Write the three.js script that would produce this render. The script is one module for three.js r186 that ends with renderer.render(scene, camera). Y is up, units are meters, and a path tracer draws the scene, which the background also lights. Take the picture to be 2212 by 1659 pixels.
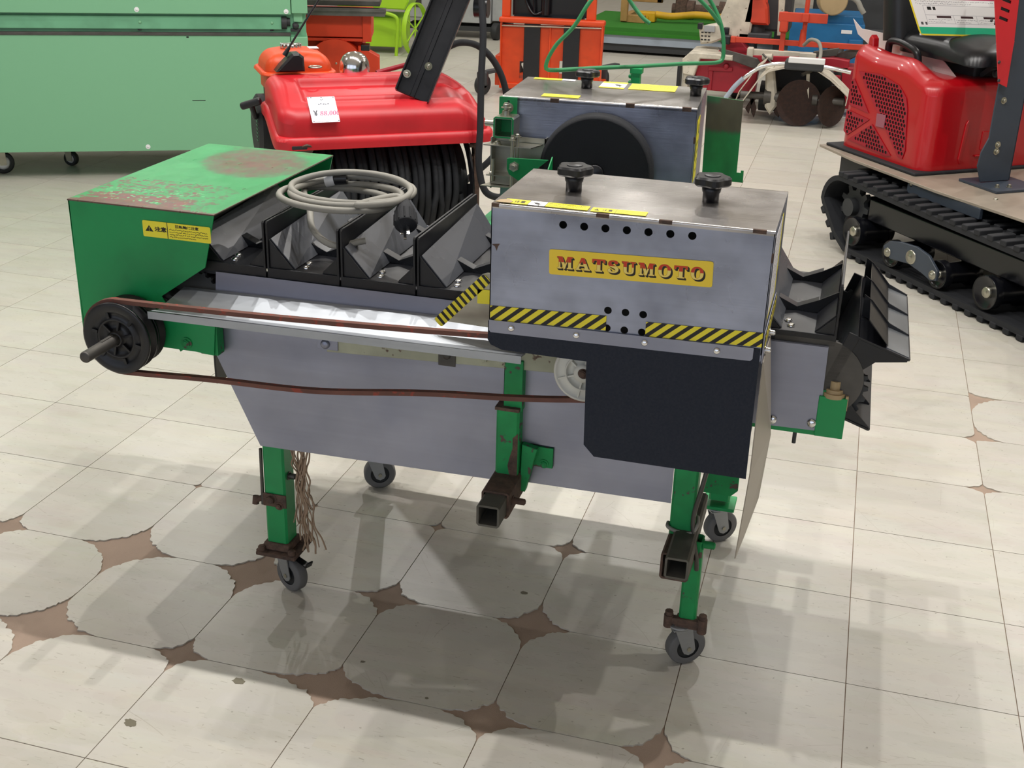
import * as THREE from 'three';
import { RoundedBoxGeometry } from 'three/addons/geometries/RoundedBoxGeometry.js';
import { mergeGeometries } from 'three/addons/utils/BufferGeometryUtils.js';

// ---------------------------------------------------------------- camera, lamps, exposure
const scene = new THREE.Scene();
scene.background = new THREE.Color().setRGB(1.6, 1.78, 2.12);   // overcast daylight, seen only through the shop windows behind the viewer
const camera = new THREE.PerspectiveCamera(35.27, 2212 / 1659, 0.05, 60);
camera.position.set(-0.122, 1.368, 2.84);
camera.rotation.set(-23.189 * Math.PI / 180, 15.371 * Math.PI / 180, 1.699 * Math.PI / 180, 'YXZ');
scene.add(camera);
const renderer = new THREE.WebGLRenderer({ antialias: true });
renderer.toneMapping = THREE.LinearToneMapping;
renderer.toneMappingExposure = 0.68;
renderer.shadowMap.enabled = true;
renderer.shadowMap.type = THREE.PCFSoftShadowMap;
const LAMP_COLOR = 0xfffcf8, LAMP_Y = 3.5;
// rows of small ceiling lamps: [z, candela of each, list of x]
const LAMP_ROWS = [
  [0.24, 10.5, [-4.6, -2.39, -1.66, -0.93, -0.2, 0.53, 2.2]],
  [-3.9, 8.5, [-6.2, -4.3, -2.6, -1.3, -0.1, 1.4, 2.8]],
  [-6.2, 3.9, [-6.2, -4.7, -3.2, -1.7, -0.2, 1.3, 2.8]],
  [-9.4, 3.8, [-6.2, -3.9, -1.7, 0.6, 2.8]],
];

// ---------------------------------------------------------------- helpers
let seed = 20240611;
const rnd = () => { seed |= 0; seed = (seed + 0x6D2B79F5) | 0; let t = Math.imul(seed ^ (seed >>> 15), 1 | seed); t = (t + Math.imul(t ^ (t >>> 7), 61 | t)) ^ t; return ((t ^ (t >>> 14)) >>> 0) / 4294967296; };
const rr = (a, b) => a + (b - a) * rnd();
const PI = Math.PI, V = (x, y, z) => new THREE.Vector3(x, y, z), V2 = (x, y) => new THREE.Vector2(x, y);
const clamp = (x, a, b) => Math.min(b, Math.max(a, x));
const sstep = (a, b, x) => { const t = clamp((x - a) / (b - a), 0, 1); return t * t * (3 - 2 * t); };
const names = {};
const numbered = (n) => { const k = names[n] = (names[n] ?? -1) + 1; return k ? `${n}_${String(k).padStart(3, '0')}` : n; };
let ORG = [0, 0, 0];                       // parts are written in the place's own metres; the thing's base is taken off
function tag(o, label, category, group) { o.userData.label = label; o.userData.category = category; if (group) o.userData.group = group; return o; }
function thing(name, label, category, pos = [0, 0, 0], turn = 0, group) {
  const o = new THREE.Group(); o.name = numbered(name); scene.add(o); o.position.set(...pos); o.rotation.y = turn;
  return tag(o, label, category, group);
}
function fin(geos) {
  const list = (Array.isArray(geos) ? geos.flat(9) : [geos]).map((g) => {
    const n = g.index ? g.toNonIndexed() : g;
    for (const k of Object.keys(n.attributes)) if (!['position', 'normal', 'uv'].includes(k)) n.deleteAttribute(k);
    if (!n.attributes.normal) n.computeVertexNormals();
    if (!n.userData.keepUv) {
      const p = n.attributes.position, m = n.attributes.normal, uv = new Float32Array(p.count * 2);
      for (let i = 0; i < p.count; i++) {
        const ax = Math.abs(m.getX(i)), ay = Math.abs(m.getY(i)), az = Math.abs(m.getZ(i));
        const a = ax > ay && ax > az ? [p.getZ(i), p.getY(i)] : ay > az ? [p.getX(i), p.getZ(i)] : [p.getX(i), p.getY(i)];
        uv[2 * i] = a[0]; uv[2 * i + 1] = a[1];
      }
      n.setAttribute('uv', new THREE.BufferAttribute(uv, 2));
    }
    return n;
  });
  const g = list.length > 1 ? mergeGeometries(list, false) : list[0];
  return g;
}
function put(name, geos, mat, parent, label) {
  const g = fin(geos); if (ORG[0] || ORG[1] || ORG[2]) g.translate(-ORG[0], -ORG[1], -ORG[2]);
  const m = new THREE.Mesh(g, mat); m.name = name; parent.add(m); if (label) m.userData.label = label; return m;
}
const putEach = (name, list, mat, parent, label) => list.map((g) => put(name, g, mat, parent, label));
function struct(name, geos, mat) { const m = put(name, geos, mat, scene); m.userData.kind = 'structure'; return m; }
// a thing that is one mesh, its pivot at the base
function single(name, geos, mat, label, category, group) {
  const g = fin(geos); g.computeBoundingBox(); const b = g.boundingBox.clone(), c = b.getCenter(V(0, 0, 0));
  g.translate(-c.x, -b.min.y, -c.z); const m = new THREE.Mesh(g, mat); m.name = numbered(name); m.position.set(c.x, b.min.y, c.z); scene.add(m);
  return tag(m, label, category, group);
}
const box = (x0, x1, y0, y1, z0, z1, r = 0) => {
  const w = x1 - x0, h = y1 - y0, d = z1 - z0;
  const g = r > 0 ? new RoundedBoxGeometry(w, h, d, 2, Math.min(r, w / 2.01, h / 2.01, d / 2.01)) : new THREE.BoxGeometry(w, h, d);
  return g.translate((x0 + x1) / 2, (y0 + y1) / 2, (z0 + z1) / 2);
};
const cbox = (c, s, r = 0) => box(c[0] - s[0] / 2, c[0] + s[0] / 2, c[1] - s[1] / 2, c[1] + s[1] / 2, c[2] - s[2] / 2, c[2] + s[2] / 2, r);
// polygon swept between d0 and d1; plane 'xy' sweeps along z, 'zy' along x, 'xz' along y
function prism(pts, plane, d0, d1, bevel = 0, holes = []) {
  const f = plane === 'zy' ? (p) => V2(-p[0], p[1]) : plane === 'xz' ? (p) => V2(p[0], -p[1]) : (p) => V2(p[0], p[1]);
  const s = new THREE.Shape(pts.map(f));
  for (const h of holes) s.holes.push(new THREE.Path(h.map(f)));
  const g = new THREE.ExtrudeGeometry(s, { depth: d1 - d0 - 2 * bevel, bevelEnabled: bevel > 0, bevelSize: bevel, bevelOffset: -bevel, bevelThickness: bevel, bevelSegments: 1, curveSegments: 8 });
  g.translate(0, 0, d0 + bevel);
  if (plane === 'zy') g.rotateY(PI / 2); if (plane === 'xz') g.rotateX(-PI / 2);
  return g;
}
const circ = (cx, cy, r, n = 16, a0 = 0) => Array.from({ length: n }, (_, i) => [cx + r * Math.cos(a0 + i / n * 2 * PI), cy + r * Math.sin(a0 + i / n * 2 * PI)]);
const basisTo = (dir) => new THREE.Quaternion().setFromUnitVectors(V(0, 1, 0), dir.clone().normalize());
function cyl(p, q, r0, r1 = r0, seg = 16, open = false) {
  const a = V(...p), b = V(...q), d = b.clone().sub(a), g = new THREE.CylinderGeometry(r1, r0, d.length(), seg, 1, open);
  return g.applyQuaternion(basisTo(d)).translate((a.x + b.x) / 2, (a.y + b.y) / 2, (a.z + b.z) / 2);
}
// rectangular bar from p to q; w across, h along the given up direction
function bar(p, q, w, h, up = [0, 1, 0], r = 0.0015) {
  const a = V(...p), b = V(...q), y = b.clone().sub(a), L = y.length(); y.normalize();
  let u = V(...up); if (Math.abs(u.dot(y)) > 0.98) u = V(1, 0, 0);
  const x = V(0, 0, 0).crossVectors(y, u).normalize(), z = V(0, 0, 0).crossVectors(x, y);
  const g = r > 0 ? new RoundedBoxGeometry(w, L, h, 1, Math.min(r, w / 2.01, h / 2.01)) : new THREE.BoxGeometry(w, L, h);
  return g.applyMatrix4(new THREE.Matrix4().makeBasis(x, y, z)).translate((a.x + b.x) / 2, (a.y + b.y) / 2, (a.z + b.z) / 2);
}
const tube = (pts, r, seg = 8, n = 0, closed = false) => new THREE.TubeGeometry(new THREE.CatmullRomCurve3(pts.map((p) => V(...p)), closed, 'centripetal'), n || pts.length * 8, r, seg, closed);
// closed or open band of rectangular section along a path in the xy plane (t: thickness, w: width along z)
function band(path, t, z0, z1, closed) {
  const n = path.length, pos = [], nrm = path.map((_, i) => {
    const a = path[closed ? (i + n - 1) % n : Math.max(0, i - 1)], b = path[closed ? (i + 1) % n : Math.min(n - 1, i + 1)];
    const dx = b[0] - a[0], dy = b[1] - a[1], l = Math.hypot(dx, dy) || 1; return [-dy / l, dx / l];
  });
  const P = (i, s, z) => [path[i][0] + nrm[i][0] * s * t / 2, path[i][1] + nrm[i][1] * s * t / 2, z];
  const quad = (a, b, c, d) => pos.push(...a, ...b, ...c, ...a, ...c, ...d);
  for (let k = 0; k < (closed ? n : n - 1); k++) {
    const i = k, j = (k + 1) % n;
    quad(P(i, 1, z1), P(j, 1, z1), P(j, 1, z0), P(i, 1, z0)); quad(P(i, -1, z0), P(j, -1, z0), P(j, -1, z1), P(i, -1, z1));
    quad(P(i, -1, z1), P(j, -1, z1), P(j, 1, z1), P(i, 1, z1)); quad(P(i, 1, z0), P(j, 1, z0), P(j, -1, z0), P(i, -1, z0));
  }
  if (!closed) { quad(P(0, 1, z1), P(0, 1, z0), P(0, -1, z0), P(0, -1, z1)); const e = n - 1; quad(P(e, 1, z0), P(e, 1, z1), P(e, -1, z1), P(e, -1, z0)); }
  const g = new THREE.BufferGeometry(); g.setAttribute('position', new THREE.Float32BufferAttribute(pos, 3)); g.computeVertexNormals(); return g;
}
// turns a profile [[radius, height], ...] about an axis through c
function lathe(profile, c, dir, seg = 32) {
  const g = new THREE.LatheGeometry(profile.map((p) => V2(Math.max(p[0], 1e-5), p[1])), seg);
  return g.applyQuaternion(basisTo(V(...dir))).translate(...c);
}
function bolt(p, dir, r = 0.008, h = 0.006, washer = true) {
  const d = V(...dir).normalize(), e = (k) => [p[0] + d.x * k, p[1] + d.y * k, p[2] + d.z * k];
  return [washer ? cyl(p, e(0.0015), r * 1.45, r * 1.45, 16) : [], cyl(e(washer ? 0.0012 : 0), e(h), r, r * 0.96, 6), cyl(e(h), e(h + 0.0015), r * 0.8, r * 0.6, 6)];
}
const screw = (p, dir, r = 0.005) => { const d = V(...dir).normalize(); return lathe([[r, 0], [r * 0.95, r * 0.35], [r * 0.6, r * 0.65], [0, r * 0.75]], p, [d.x, d.y, d.z], 12); };
// square hollow tube between p and q
function sqTube(p, q, w, wall = 0.003, up = [0, 1, 0]) {
  const a = V(...p), b = V(...q), z = b.clone().sub(a), L = z.length(); z.normalize();
  const x = V(0, 0, 0).crossVectors(V(...up), z).normalize(), y = V(0, 0, 0).crossVectors(z, x), h = w / 2, k = h - wall, c = 0.004;
  const rect = (s, c) => [[-s + c, -s], [s - c, -s], [s, -s + c], [s, s - c], [s - c, s], [-s + c, s], [-s, s - c], [-s, -s + c]];
  return prism(rect(h, c), 'xy', 0, L, 0, [rect(k, 0.001).reverse()]).applyMatrix4(new THREE.Matrix4().makeBasis(x, y, z)).translate(a.x, a.y, a.z);
}
// moulded shell: top(x, z) over a plan with rounded corners, walls down to bot(x, z); edges rounded by R
function domed(x0, x1, z0, z1, nx, nz, rc, R, top, bot) {
  const sp = (a, b, n) => Array.from({ length: n + 1 }, (_, i) => { const t = i / n, c = (1 - Math.cos(PI * t)) / 2; return a + (b - a) * (0.55 * c + 0.45 * t); });
  const xs = sp(x0, x1, nx), zs = sp(z0, z1, nz), cx = (x0 + x1) / 2, cz = (z0 + z1) / 2, hx = (x1 - x0) / 2 - rc, hz = (z1 - z0) / 2 - rc;
  const pos = [], idx = [], W = nx + 1;
  for (const z of zs) for (const x of xs) {
    const qx = Math.abs(x - cx) - hx, qz = Math.abs(z - cz) - hz; let X = x, Z = z, d;
    if (qx > 0 && qz > 0) { const l = Math.hypot(qx, qz); if (l > rc) { X = cx + Math.sign(x - cx) * (hx + qx / l * rc); Z = cz + Math.sign(z - cz) * (hz + qz / l * rc); d = 0; } else d = rc - l; } else d = rc - Math.max(qx, qz);
    const drop = d < R ? R - Math.sqrt(Math.max(0, R * R - (R - d) * (R - d))) : 0;
    pos.push(X, top(X, Z) - drop, Z);
  }
  for (let j = 0; j < nz; j++) for (let i = 0; i < nx; i++) { const a = j * W + i, b = a + 1, c = a + W, e = c + 1; idx.push(a, c, b, b, c, e); }
  const rim = []; for (let i = 0; i < nx; i++) rim.push(i); for (let j = 0; j < nz; j++) rim.push(j * W + nx); for (let i = nx; i > 0; i--) rim.push(nz * W + i); for (let j = nz; j > 0; j--) rim.push(j * W);
  const N = pos.length / 3, K = 3;
  for (const r of rim) for (let k = 1; k <= K; k++) { const x = pos[3 * r], y = pos[3 * r + 1], z = pos[3 * r + 2]; pos.push(x, y + (bot(x, z) - y) * k / K, z); }
  rim.forEach((r, i) => {
    const s = (i + 1) % rim.length, col = (q, k) => (k ? N + q * K + k - 1 : rim[q]);
    for (let k = 0; k < K; k++) idx.push(col(i, k), col(s, k), col(i, k + 1), col(s, k), col(s, k + 1), col(i, k + 1));
  });
  const g = new THREE.BufferGeometry(); g.setAttribute('position', new THREE.Float32BufferAttribute(pos, 3)); g.setIndex(idx); g.computeVertexNormals(); return g;
}

// ---------------------------------------------------------------- textures and materials
function noiseField(n, cells, oct, sx = 1, sy = 1) {
  const out = new Float32Array(n * n); let amp = 1, tot = 0;
  for (let o = 0; o < oct; o++) {
    const cx = Math.max(1, Math.round(cells * 2 ** o * sx)), cy = Math.max(1, Math.round(cells * 2 ** o * sy)), lat = Float32Array.from({ length: cx * cy }, () => rnd());
    for (let j = 0; j < n; j++) for (let i = 0; i < n; i++) {
      const u = i / n * cx, v = j / n * cy, a = Math.floor(u), b = Math.floor(v), f = sstep(0, 1, u - a), h = sstep(0, 1, v - b), A = a % cx, B = b % cy, C = (a + 1) % cx, D = (b + 1) % cy;
      out[j * n + i] += amp * ((lat[B * cx + A] * (1 - f) + lat[B * cx + C] * f) * (1 - h) + (lat[D * cx + A] * (1 - f) + lat[D * cx + C] * f) * h);
    }
    tot += amp; amp *= 0.55;
  }
  let lo = 1e9, hi = -1e9; for (const v of out) { lo = Math.min(lo, v); hi = Math.max(hi, v); }
  return out.map((v) => (v - lo) / (hi - lo));
}
function dataTex(n, fn, period, srgb = false) {
  const d = new Uint8Array(n * n * 4);
  for (let i = 0; i < n * n; i++) { const c = fn(i); d[4 * i] = c[0]; d[4 * i + 1] = c[1]; d[4 * i + 2] = c[2]; d[4 * i + 3] = 255; }
  const t = new THREE.DataTexture(d, n, n); t.wrapS = t.wrapT = THREE.RepeatWrapping; t.magFilter = THREE.LinearFilter; t.minFilter = THREE.LinearMipmapLinearFilter; t.generateMipmaps = true;
  t.repeat.set(1 / period, 1 / period); if (srgb) t.colorSpace = THREE.SRGBColorSpace; t.needsUpdate = true; return t;
}
const grey = (f, lo, hi) => (i) => { const v = 255 * (lo + (hi - lo) * f[i]); return [v, v, v]; };
const cloudA = noiseField(256, 4, 4), cloudB = noiseField(256, 10, 3), brush = noiseField(256, 4, 3, 0.5, 14), fine = noiseField(256, 48, 2);
const sheetMap = dataTex(256, (i) => { const v = 0.78 + 0.16 * cloudA[i] + 0.06 * brush[i]; return [255 * v, 255 * v, 255 * v]; }, 0.4);
const steelRough = dataTex(256, (i) => { const v = 255 * (0.42 + 0.58 * (0.7 * cloudA[i] + 0.3 * cloudB[i])); return [v, v, v]; }, 0.4), roughCloud = dataTex(256, grey(cloudA, 0.62, 1.0), 0.35), roughFine = dataTex(256, (i) => grey(fine, 0.8, 1)(i), 0.12);
const dirtMap = dataTex(256, (i) => { const v = 1 - 0.16 * sstep(0.45, 1, cloudA[i]) - 0.07 * cloudB[i]; return [255 * v, 255 * v * 0.99, 255 * v * 0.97]; }, 0.45);
const steelMap = dataTex(256, (i) => { const v = 0.5 + 0.44 * cloudA[i] + 0.06 * brush[i]; return [255 * v, 255 * v, 255 * v]; }, 0.3);
const fineBump = dataTex(256, grey(fine, 0, 1), 0.05), brushBump = dataTex(256, grey(brush, 0, 1), 0.12);
const rustMap = dataTex(256, (i) => { const a = cloudB[i], b = fine[i]; return [62 + 44 * a + 18 * b, 52 + 30 * a + 14 * b, 47 + 22 * a + 12 * b]; }, 0.12, true);
const chipMap = (base, under, cut) => dataTex(256, (i) => { const t = sstep(cut, cut + 0.07, 0.75 * cloudB[i] + 0.25 * fine[i]), g = 1 - 0.18 * cloudA[i]; return base.map((v, k) => v * g * (1 - t) + under[k] * t); }, 0.22, true);
const std = (o) => new THREE.MeshStandardMaterial(o), phy = (o) => new THREE.MeshPhysicalMaterial(o);
const M = {
  rustDark: std({ color: 0x8a7068, map: rustMap, roughness: 0.7 }), badge: std({ color: 0x9a5a68, roughness: 0.25 }),
  green: std({ color: 0x149e58, roughness: 0.5, map: dirtMap, roughnessMap: roughCloud, metalness: 0 }),
  greenWorn: std({ map: chipMap([26, 164, 88], [92, 74, 66], 0.66), roughness: 0.6 }),
  mint: std({ color: 0x7cb58c, roughness: 0.5, roughnessMap: roughCloud }),
  mintDark: std({ color: 0x70b08a, roughness: 0.4, map: dirtMap }),
  greenBrown: std({ color: 0xffffff, roughness: 0.55, map: null }), panSheen: std({ color: 0x9a9ea2, roughness: 0.22, metalness: 0.6, map: steelMap }),
  cream: std({ map: chipMap([200, 200, 172], [96, 74, 62], 0.7), roughness: 0.6 }),
  rust: std({ map: rustMap, roughness: 0.9 }),
  steel: std({ color: 0xb2b8cc, metalness: 0.72, roughness: 0.46, map: steelMap, roughnessMap: steelRough, bumpMap: brushBump, bumpScale: 0.00008 }),
  steelTop: std({ color: 0xd8d3d0, metalness: 0.85, roughness: 0.3, map: steelMap, roughnessMap: roughCloud, bumpMap: brushBump, bumpScale: 0.00006 }),
  sheet: std({ color: 0x9fa2b2, metalness: 0.85, roughness: 0.5, map: sheetMap, roughnessMap: roughCloud }),
  alu: std({ color: 0xb9bdc2, metalness: 0.85, roughness: 0.55, map: sheetMap }),
  zinc: std({ color: 0xc9c6b6, metalness: 1, roughness: 0.38, map: steelMap }),
  galv: std({ color: 0xb3b6b9, metalness: 0.75, roughness: 0.5, map: sheetMap }),
  chrome: std({ color: 0xe6e6e6, metalness: 1, roughness: 0.14 }),
  dullIron: std({ color: 0x6d6a66, metalness: 0.8, roughness: 0.55, map: steelMap }),
  black: std({ color: 0x17181c, roughness: 0.42, roughnessMap: roughCloud }),
  blackGloss: std({ color: 0x121318, roughness: 0.24 }),
  rubber: std({ color: 0x1f2126, roughness: 0.75, map: dirtMap, bumpMap: fineBump, bumpScale: 0.0002 }),
  flap: std({ color: 0x10192a, roughness: 0.8, roughnessMap: roughFine }),
  panGrey: std({ color: 0x53555a, roughness: 0.36, roughnessMap: roughCloud }),
  tyreGrey: std({ color: 0x6f6f70, roughness: 0.7, map: dirtMap }),
  tyreBlack: std({ color: 0x26282a, roughness: 0.6 }),
  belt: std({ map: chipMap([122, 80, 68], [148, 68, 54], 0.62), roughness: 0.75 }),
  whitePlastic: std({ color: 0xd9d8cf, roughness: 0.5, map: dirtMap }),
  cable: std({ color: 0x97958d, roughness: 0.55, map: dirtMap }),
  red: phy({ color: 0xb40413, roughness: 0.38, clearcoat: 0.55, clearcoatRoughness: 0.05 }), greenDull: std({ color: 0x318a57, roughness: 0.5, map: dirtMap }), oldIron: std({ color: 0x6a675e, roughness: 0.7, metalness: 0.2, map: steelMap }),
  redMoulded: std({ color: 0xd0252f, roughness: 0.42, map: dirtMap }),
  orange: std({ color: 0xdf4a16, roughness: 0.45, map: dirtMap }),
  orangeRed: std({ color: 0xdc3d1a, roughness: 0.45, map: dirtMap }),
  maroon: std({ color: 0xa5182c, roughness: 0.45, map: dirtMap }),
  vermilion: std({ color: 0xd1452a, roughness: 0.5, map: dirtMap }),
  lime: std({ color: 0xa6d62a, roughness: 0.4 }),
  ivory: std({ map: chipMap([222, 214, 196], [128, 112, 96], 0.74), roughness: 0.6 }),
  blue: std({ color: 0x1f6ea6, roughness: 0.45, map: dirtMap }),
  slate: std({ color: 0x3a4350, roughness: 0.5, map: dirtMap }),
  deck: std({ color: 0xa3988a, roughness: 0.45, metalness: 0.1, map: dirtMap }),
  turf: std({ color: 0x43a030, roughness: 0.95, bumpMap: fineBump, bumpScale: 0.006 }),
  paleBlue: std({ color: 0xa9b6c6, roughness: 0.6, map: dirtMap }),
  greyPaint: std({ color: 0xaeb1b4, roughness: 0.5, map: dirtMap }),
  darkGrey: std({ color: 0x3b3d40, roughness: 0.6, map: dirtMap }),
  wood: std({ color: 0xb08a52, roughness: 0.7, map: dirtMap }),
  yellow: std({ color: 0xe0b01f, roughness: 0.5, map: dirtMap }),
  tan: std({ color: 0xb9a27c, roughness: 0.6, map: dirtMap }),
  clearPane: phy({ color: 0xffffff, roughness: 0, transmission: 1, thickness: 0, ior: 1.45 }),
  frosted: phy({ color: 0xf2e6e4, roughness: 0.35, transmission: 0.45, thickness: 0 }),
  curtain: phy({ color: 0xa79d8e, roughness: 0.45, transmission: 0.2, thickness: 0 }),
  string: std({ color: 0xa08872, roughness: 0.4, map: dirtMap }),
  slab: std({ color: 0xaa9585, roughness: 0.85, map: dirtMap, bumpMap: fineBump, bumpScale: 0.0004 }),
  wall: std({ color: 0xdedbd4, roughness: 0.9, map: dirtMap }),
  ceiling: std({ color: 0xd9d0c6, roughness: 0.95 }),
  stain: std({ color: 0x77715f, roughness: 0.8 }),
  white: std({ color: 0xe9e9e9, roughness: 0.5 }),
  lampGlow: std({ color: 0xffffff, emissive: 0xfff6e8, emissiveIntensity: 3 }),
};
M.greenBrown.map = dataTex(256, (i) => { const y = (i >> 8) / 256, t = sstep(0.6, 0.68, y + 0.05 * (cloudB[i] - 0.5)) * (1 - 0.5 * sstep(0.9, 0.96, y) * sstep(0.3, 0.2, (i & 255) / 256)); const d = 1 - 0.2 * cloudA[i]; return [d * (28 + 66 * t), d * (146 - 54 * t), d * (76 - 4 * t)]; }, 0.3, true);  // plate colour turns from green to brown over its upper part
M.greenBrown.map.repeat.set(1 / 0.12, 1 / 0.225); M.greenBrown.map.offset.set(0.8, -0.98);
function canvasTex(w, h, draw) {
  const c = document.createElement('canvas'); c.width = w; c.height = h; const g = c.getContext('2d'); draw(g, w, h);
  const t = new THREE.CanvasTexture(c); t.colorSpace = THREE.SRGBColorSpace; return t;
}
// flat print on a thin sheet: corners a (lower left), b (lower right), d (upper left), lifted along the face normal
function decal(name, a, b, d, tex, parent, label, r = 0.003, rough = 0.4) {
  const A = V(...a), X = V(...b).sub(A), Y = V(...d).sub(A), w = X.length(), h = Y.length(); X.normalize(); Y.normalize();
  const Z = V(0, 0, 0).crossVectors(X, Y).normalize(), s = new THREE.Shape(); r = Math.min(r, w / 3, h / 3);
  s.moveTo(r, 0); s.lineTo(w - r, 0); s.quadraticCurveTo(w, 0, w, r); s.lineTo(w, h - r); s.quadraticCurveTo(w, h, w - r, h); s.lineTo(r, h); s.quadraticCurveTo(0, h, 0, h - r); s.lineTo(0, r); s.quadraticCurveTo(0, 0, r, 0);
  const g = new THREE.ExtrudeGeometry(s, { depth: 0.0004, bevelEnabled: false, curveSegments: 3 }), n = g.index ? g.toNonIndexed() : g, p = n.attributes.position, uv = n.attributes.uv;
  for (let i = 0; i < p.count; i++) uv.setXY(i, p.getX(i) / w, p.getY(i) / h);
  n.applyMatrix4(new THREE.Matrix4().makeBasis(X, Y, Z)).translate(A.x + Z.x * 0.0008, A.y + Z.y * 0.0008, A.z + Z.z * 0.0008); n.userData.keepUv = true;
  return put(name, n, tex.isMaterial ? tex : std({ map: tex, roughness: rough }), parent, label);
}
// ---------------------------------------------------------------- the hall
const RX0 = -9, RX1 = 6, RZ0 = -12, RZ1 = 6, RH = 3.6, TILE = 0.3;
struct('wall_back', box(RX0 - 0.2, RX1 + 0.2, 0, RH, RZ0 - 0.2, RZ0), M.wall);
// the shop front behind the viewer: a row of windows
struct('wall_front', [box(RX0 - 0.2, RX1 + 0.2, 0, 0.7, RZ1, RZ1 + 0.2), box(RX0 - 0.2, RX1 + 0.2, 3.1, RH, RZ1, RZ1 + 0.2), ...[[-9.2, -6.6], [-3.55, -3.35], [-0.3, -0.1], [2.95, 6.2]].map(([a, b]) => box(a, b, 0.7, 3.1, RZ1, RZ1 + 0.2))], M.wall);
[[-6.6, -3.55], [-3.35, -0.3], [-0.1, 2.95]].forEach(([a, b], i) => {
  const w = struct(`window_${i + 1}`, [box(a, a + 0.05, 0.7, 3.1, RZ1 + 0.06, RZ1 + 0.12), box(b - 0.05, b, 0.7, 3.1, RZ1 + 0.06, RZ1 + 0.12), box(a + 0.05, b - 0.05, 0.7, 0.75, RZ1 + 0.06, RZ1 + 0.12), box(a + 0.05, b - 0.05, 3.05, 3.1, RZ1 + 0.06, RZ1 + 0.12), box((a + b) / 2 - 0.025, (a + b) / 2 + 0.025, 0.75, 3.05, RZ1 + 0.06, RZ1 + 0.12)], M.greyPaint);
  put('pane', box(a + 0.04, (a + b) / 2, 0.74, 3.06, RZ1 + 0.088, RZ1 + 0.09), M.clearPane, w); put('pane', box((a + b) / 2, b - 0.04, 0.74, 3.06, RZ1 + 0.088, RZ1 + 0.09), M.clearPane, w);
});
struct('wall_left', box(RX0 - 0.2, RX0, 0, RH, RZ0, RZ1), M.wall);
struct('wall_right', box(RX1, RX1 + 0.2, 0, RH, RZ0, RZ1), M.wall);
struct('ceiling', box(RX0 - 0.2, RX1 + 0.2, RH, RH + 0.2, RZ0 - 0.2, RZ1 + 0.2), M.ceiling);
const floor = struct('floor', box(RX0 - 0.2, RX1 + 0.2, -0.2, -0.003, RZ0 - 0.2, RZ1 + 0.2), M.slab);

// vinyl tiles: streaked cream, corners worn off where carts rolled
const tileTex = canvasTex(2048, 2048, (g, w, h) => {
  g.fillStyle = '#cac6bc'; g.fillRect(0, 0, w, h);
  for (let i = 0; i < 900; i++) { const x = rnd() * w, y = rnd() * h, a = rr(0.015, 0.05); g.fillStyle = rnd() < 0.55 ? `rgba(232,226,212,${a})` : `rgba(150,140,118,${a})`; g.beginPath(); g.ellipse(x, y, rr(30, 190), rr(10, 50), rr(-0.15, 0.15), 0, 2 * PI); g.fill(); }
  for (let i = 0; i < 5200; i++) { const x = rnd() * w, y = rnd() * h, l = rr(4, 26), a = rr(0.05, 0.3) * (rnd() < 0.2 ? 1.5 : 0.7); g.strokeStyle = `rgba(${rnd() < 0.7 ? '118,110,92' : '168,158,138'},${a})`; g.lineWidth = rr(0.8, 3); g.beginPath(); g.moveTo(x, y); g.lineTo(x + l, y + rr(-4, 4)); g.stroke(); }
  for (let i = 0; i < 260; i++) { g.fillStyle = `rgba(96,88,74,${rr(0.1, 0.4)})`; g.beginPath(); g.ellipse(rnd() * w, rnd() * h, rr(1.5, 5), rr(1, 3), rnd() * 3, 0, 2 * PI); g.fill(); }
  for (let i = 0; i < 46; i++) { const x = rnd() * w, y = rnd() * h, a = rnd() * 6.3, l = rr(40, 240); g.strokeStyle = `rgba(120,108,90,${rr(0.12, 0.35)})`; g.lineWidth = rr(0.8, 2.2); g.beginPath(); g.moveTo(x, y); g.quadraticCurveTo(x + Math.cos(a) * l / 2 + rr(-20, 20), y + Math.sin(a) * l / 2 + rr(-20, 20), x + Math.cos(a) * l, y + Math.sin(a) * l); g.stroke(); }
});
tileTex.wrapS = tileTex.wrapT = THREE.RepeatWrapping; tileTex.repeat.set(1 / 1.2, 1 / 1.2);
const tileMats = [1, 0.97, 1.02, 0.95].map((k) => std({ color: new THREE.Color().setRGB(k, k * 0.995, k * 0.985), map: tileTex, roughness: 0.36, roughnessMap: roughFine }));
const J = 0.0009;                                            // half a joint
// worn grid points: 'column,row': [reach along x, reach along z]
const WORN = { '-5,3': [0.12, 0.115], '-4,3': [0.11, 0.1], '-4,4': [0.06, 0.055], '-5,4': [0.12, 0.11], '-6,3': [0.06, 0.06], '-6,4': [0.1, 0.08], '-3,4': [0.14, 0.065], '-2,4': [0.1, 0.06], '-1,4': [0.066, 0.075], '-1,3': [0.04, 0.035], '-2,3': [0.088, 0.085], '-3,3': [0.082, 0.07], '-3,2': [0.024, 0.022], '-2,2': [0.048, 0.046], '-5,2': [0.014, 0.012], '-4,2': [0.01, 0.012], '1,0': [0.05, 0.03], '0,5': [0.03, 0.03], '-5,1': [0.008, 0.006] };
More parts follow.
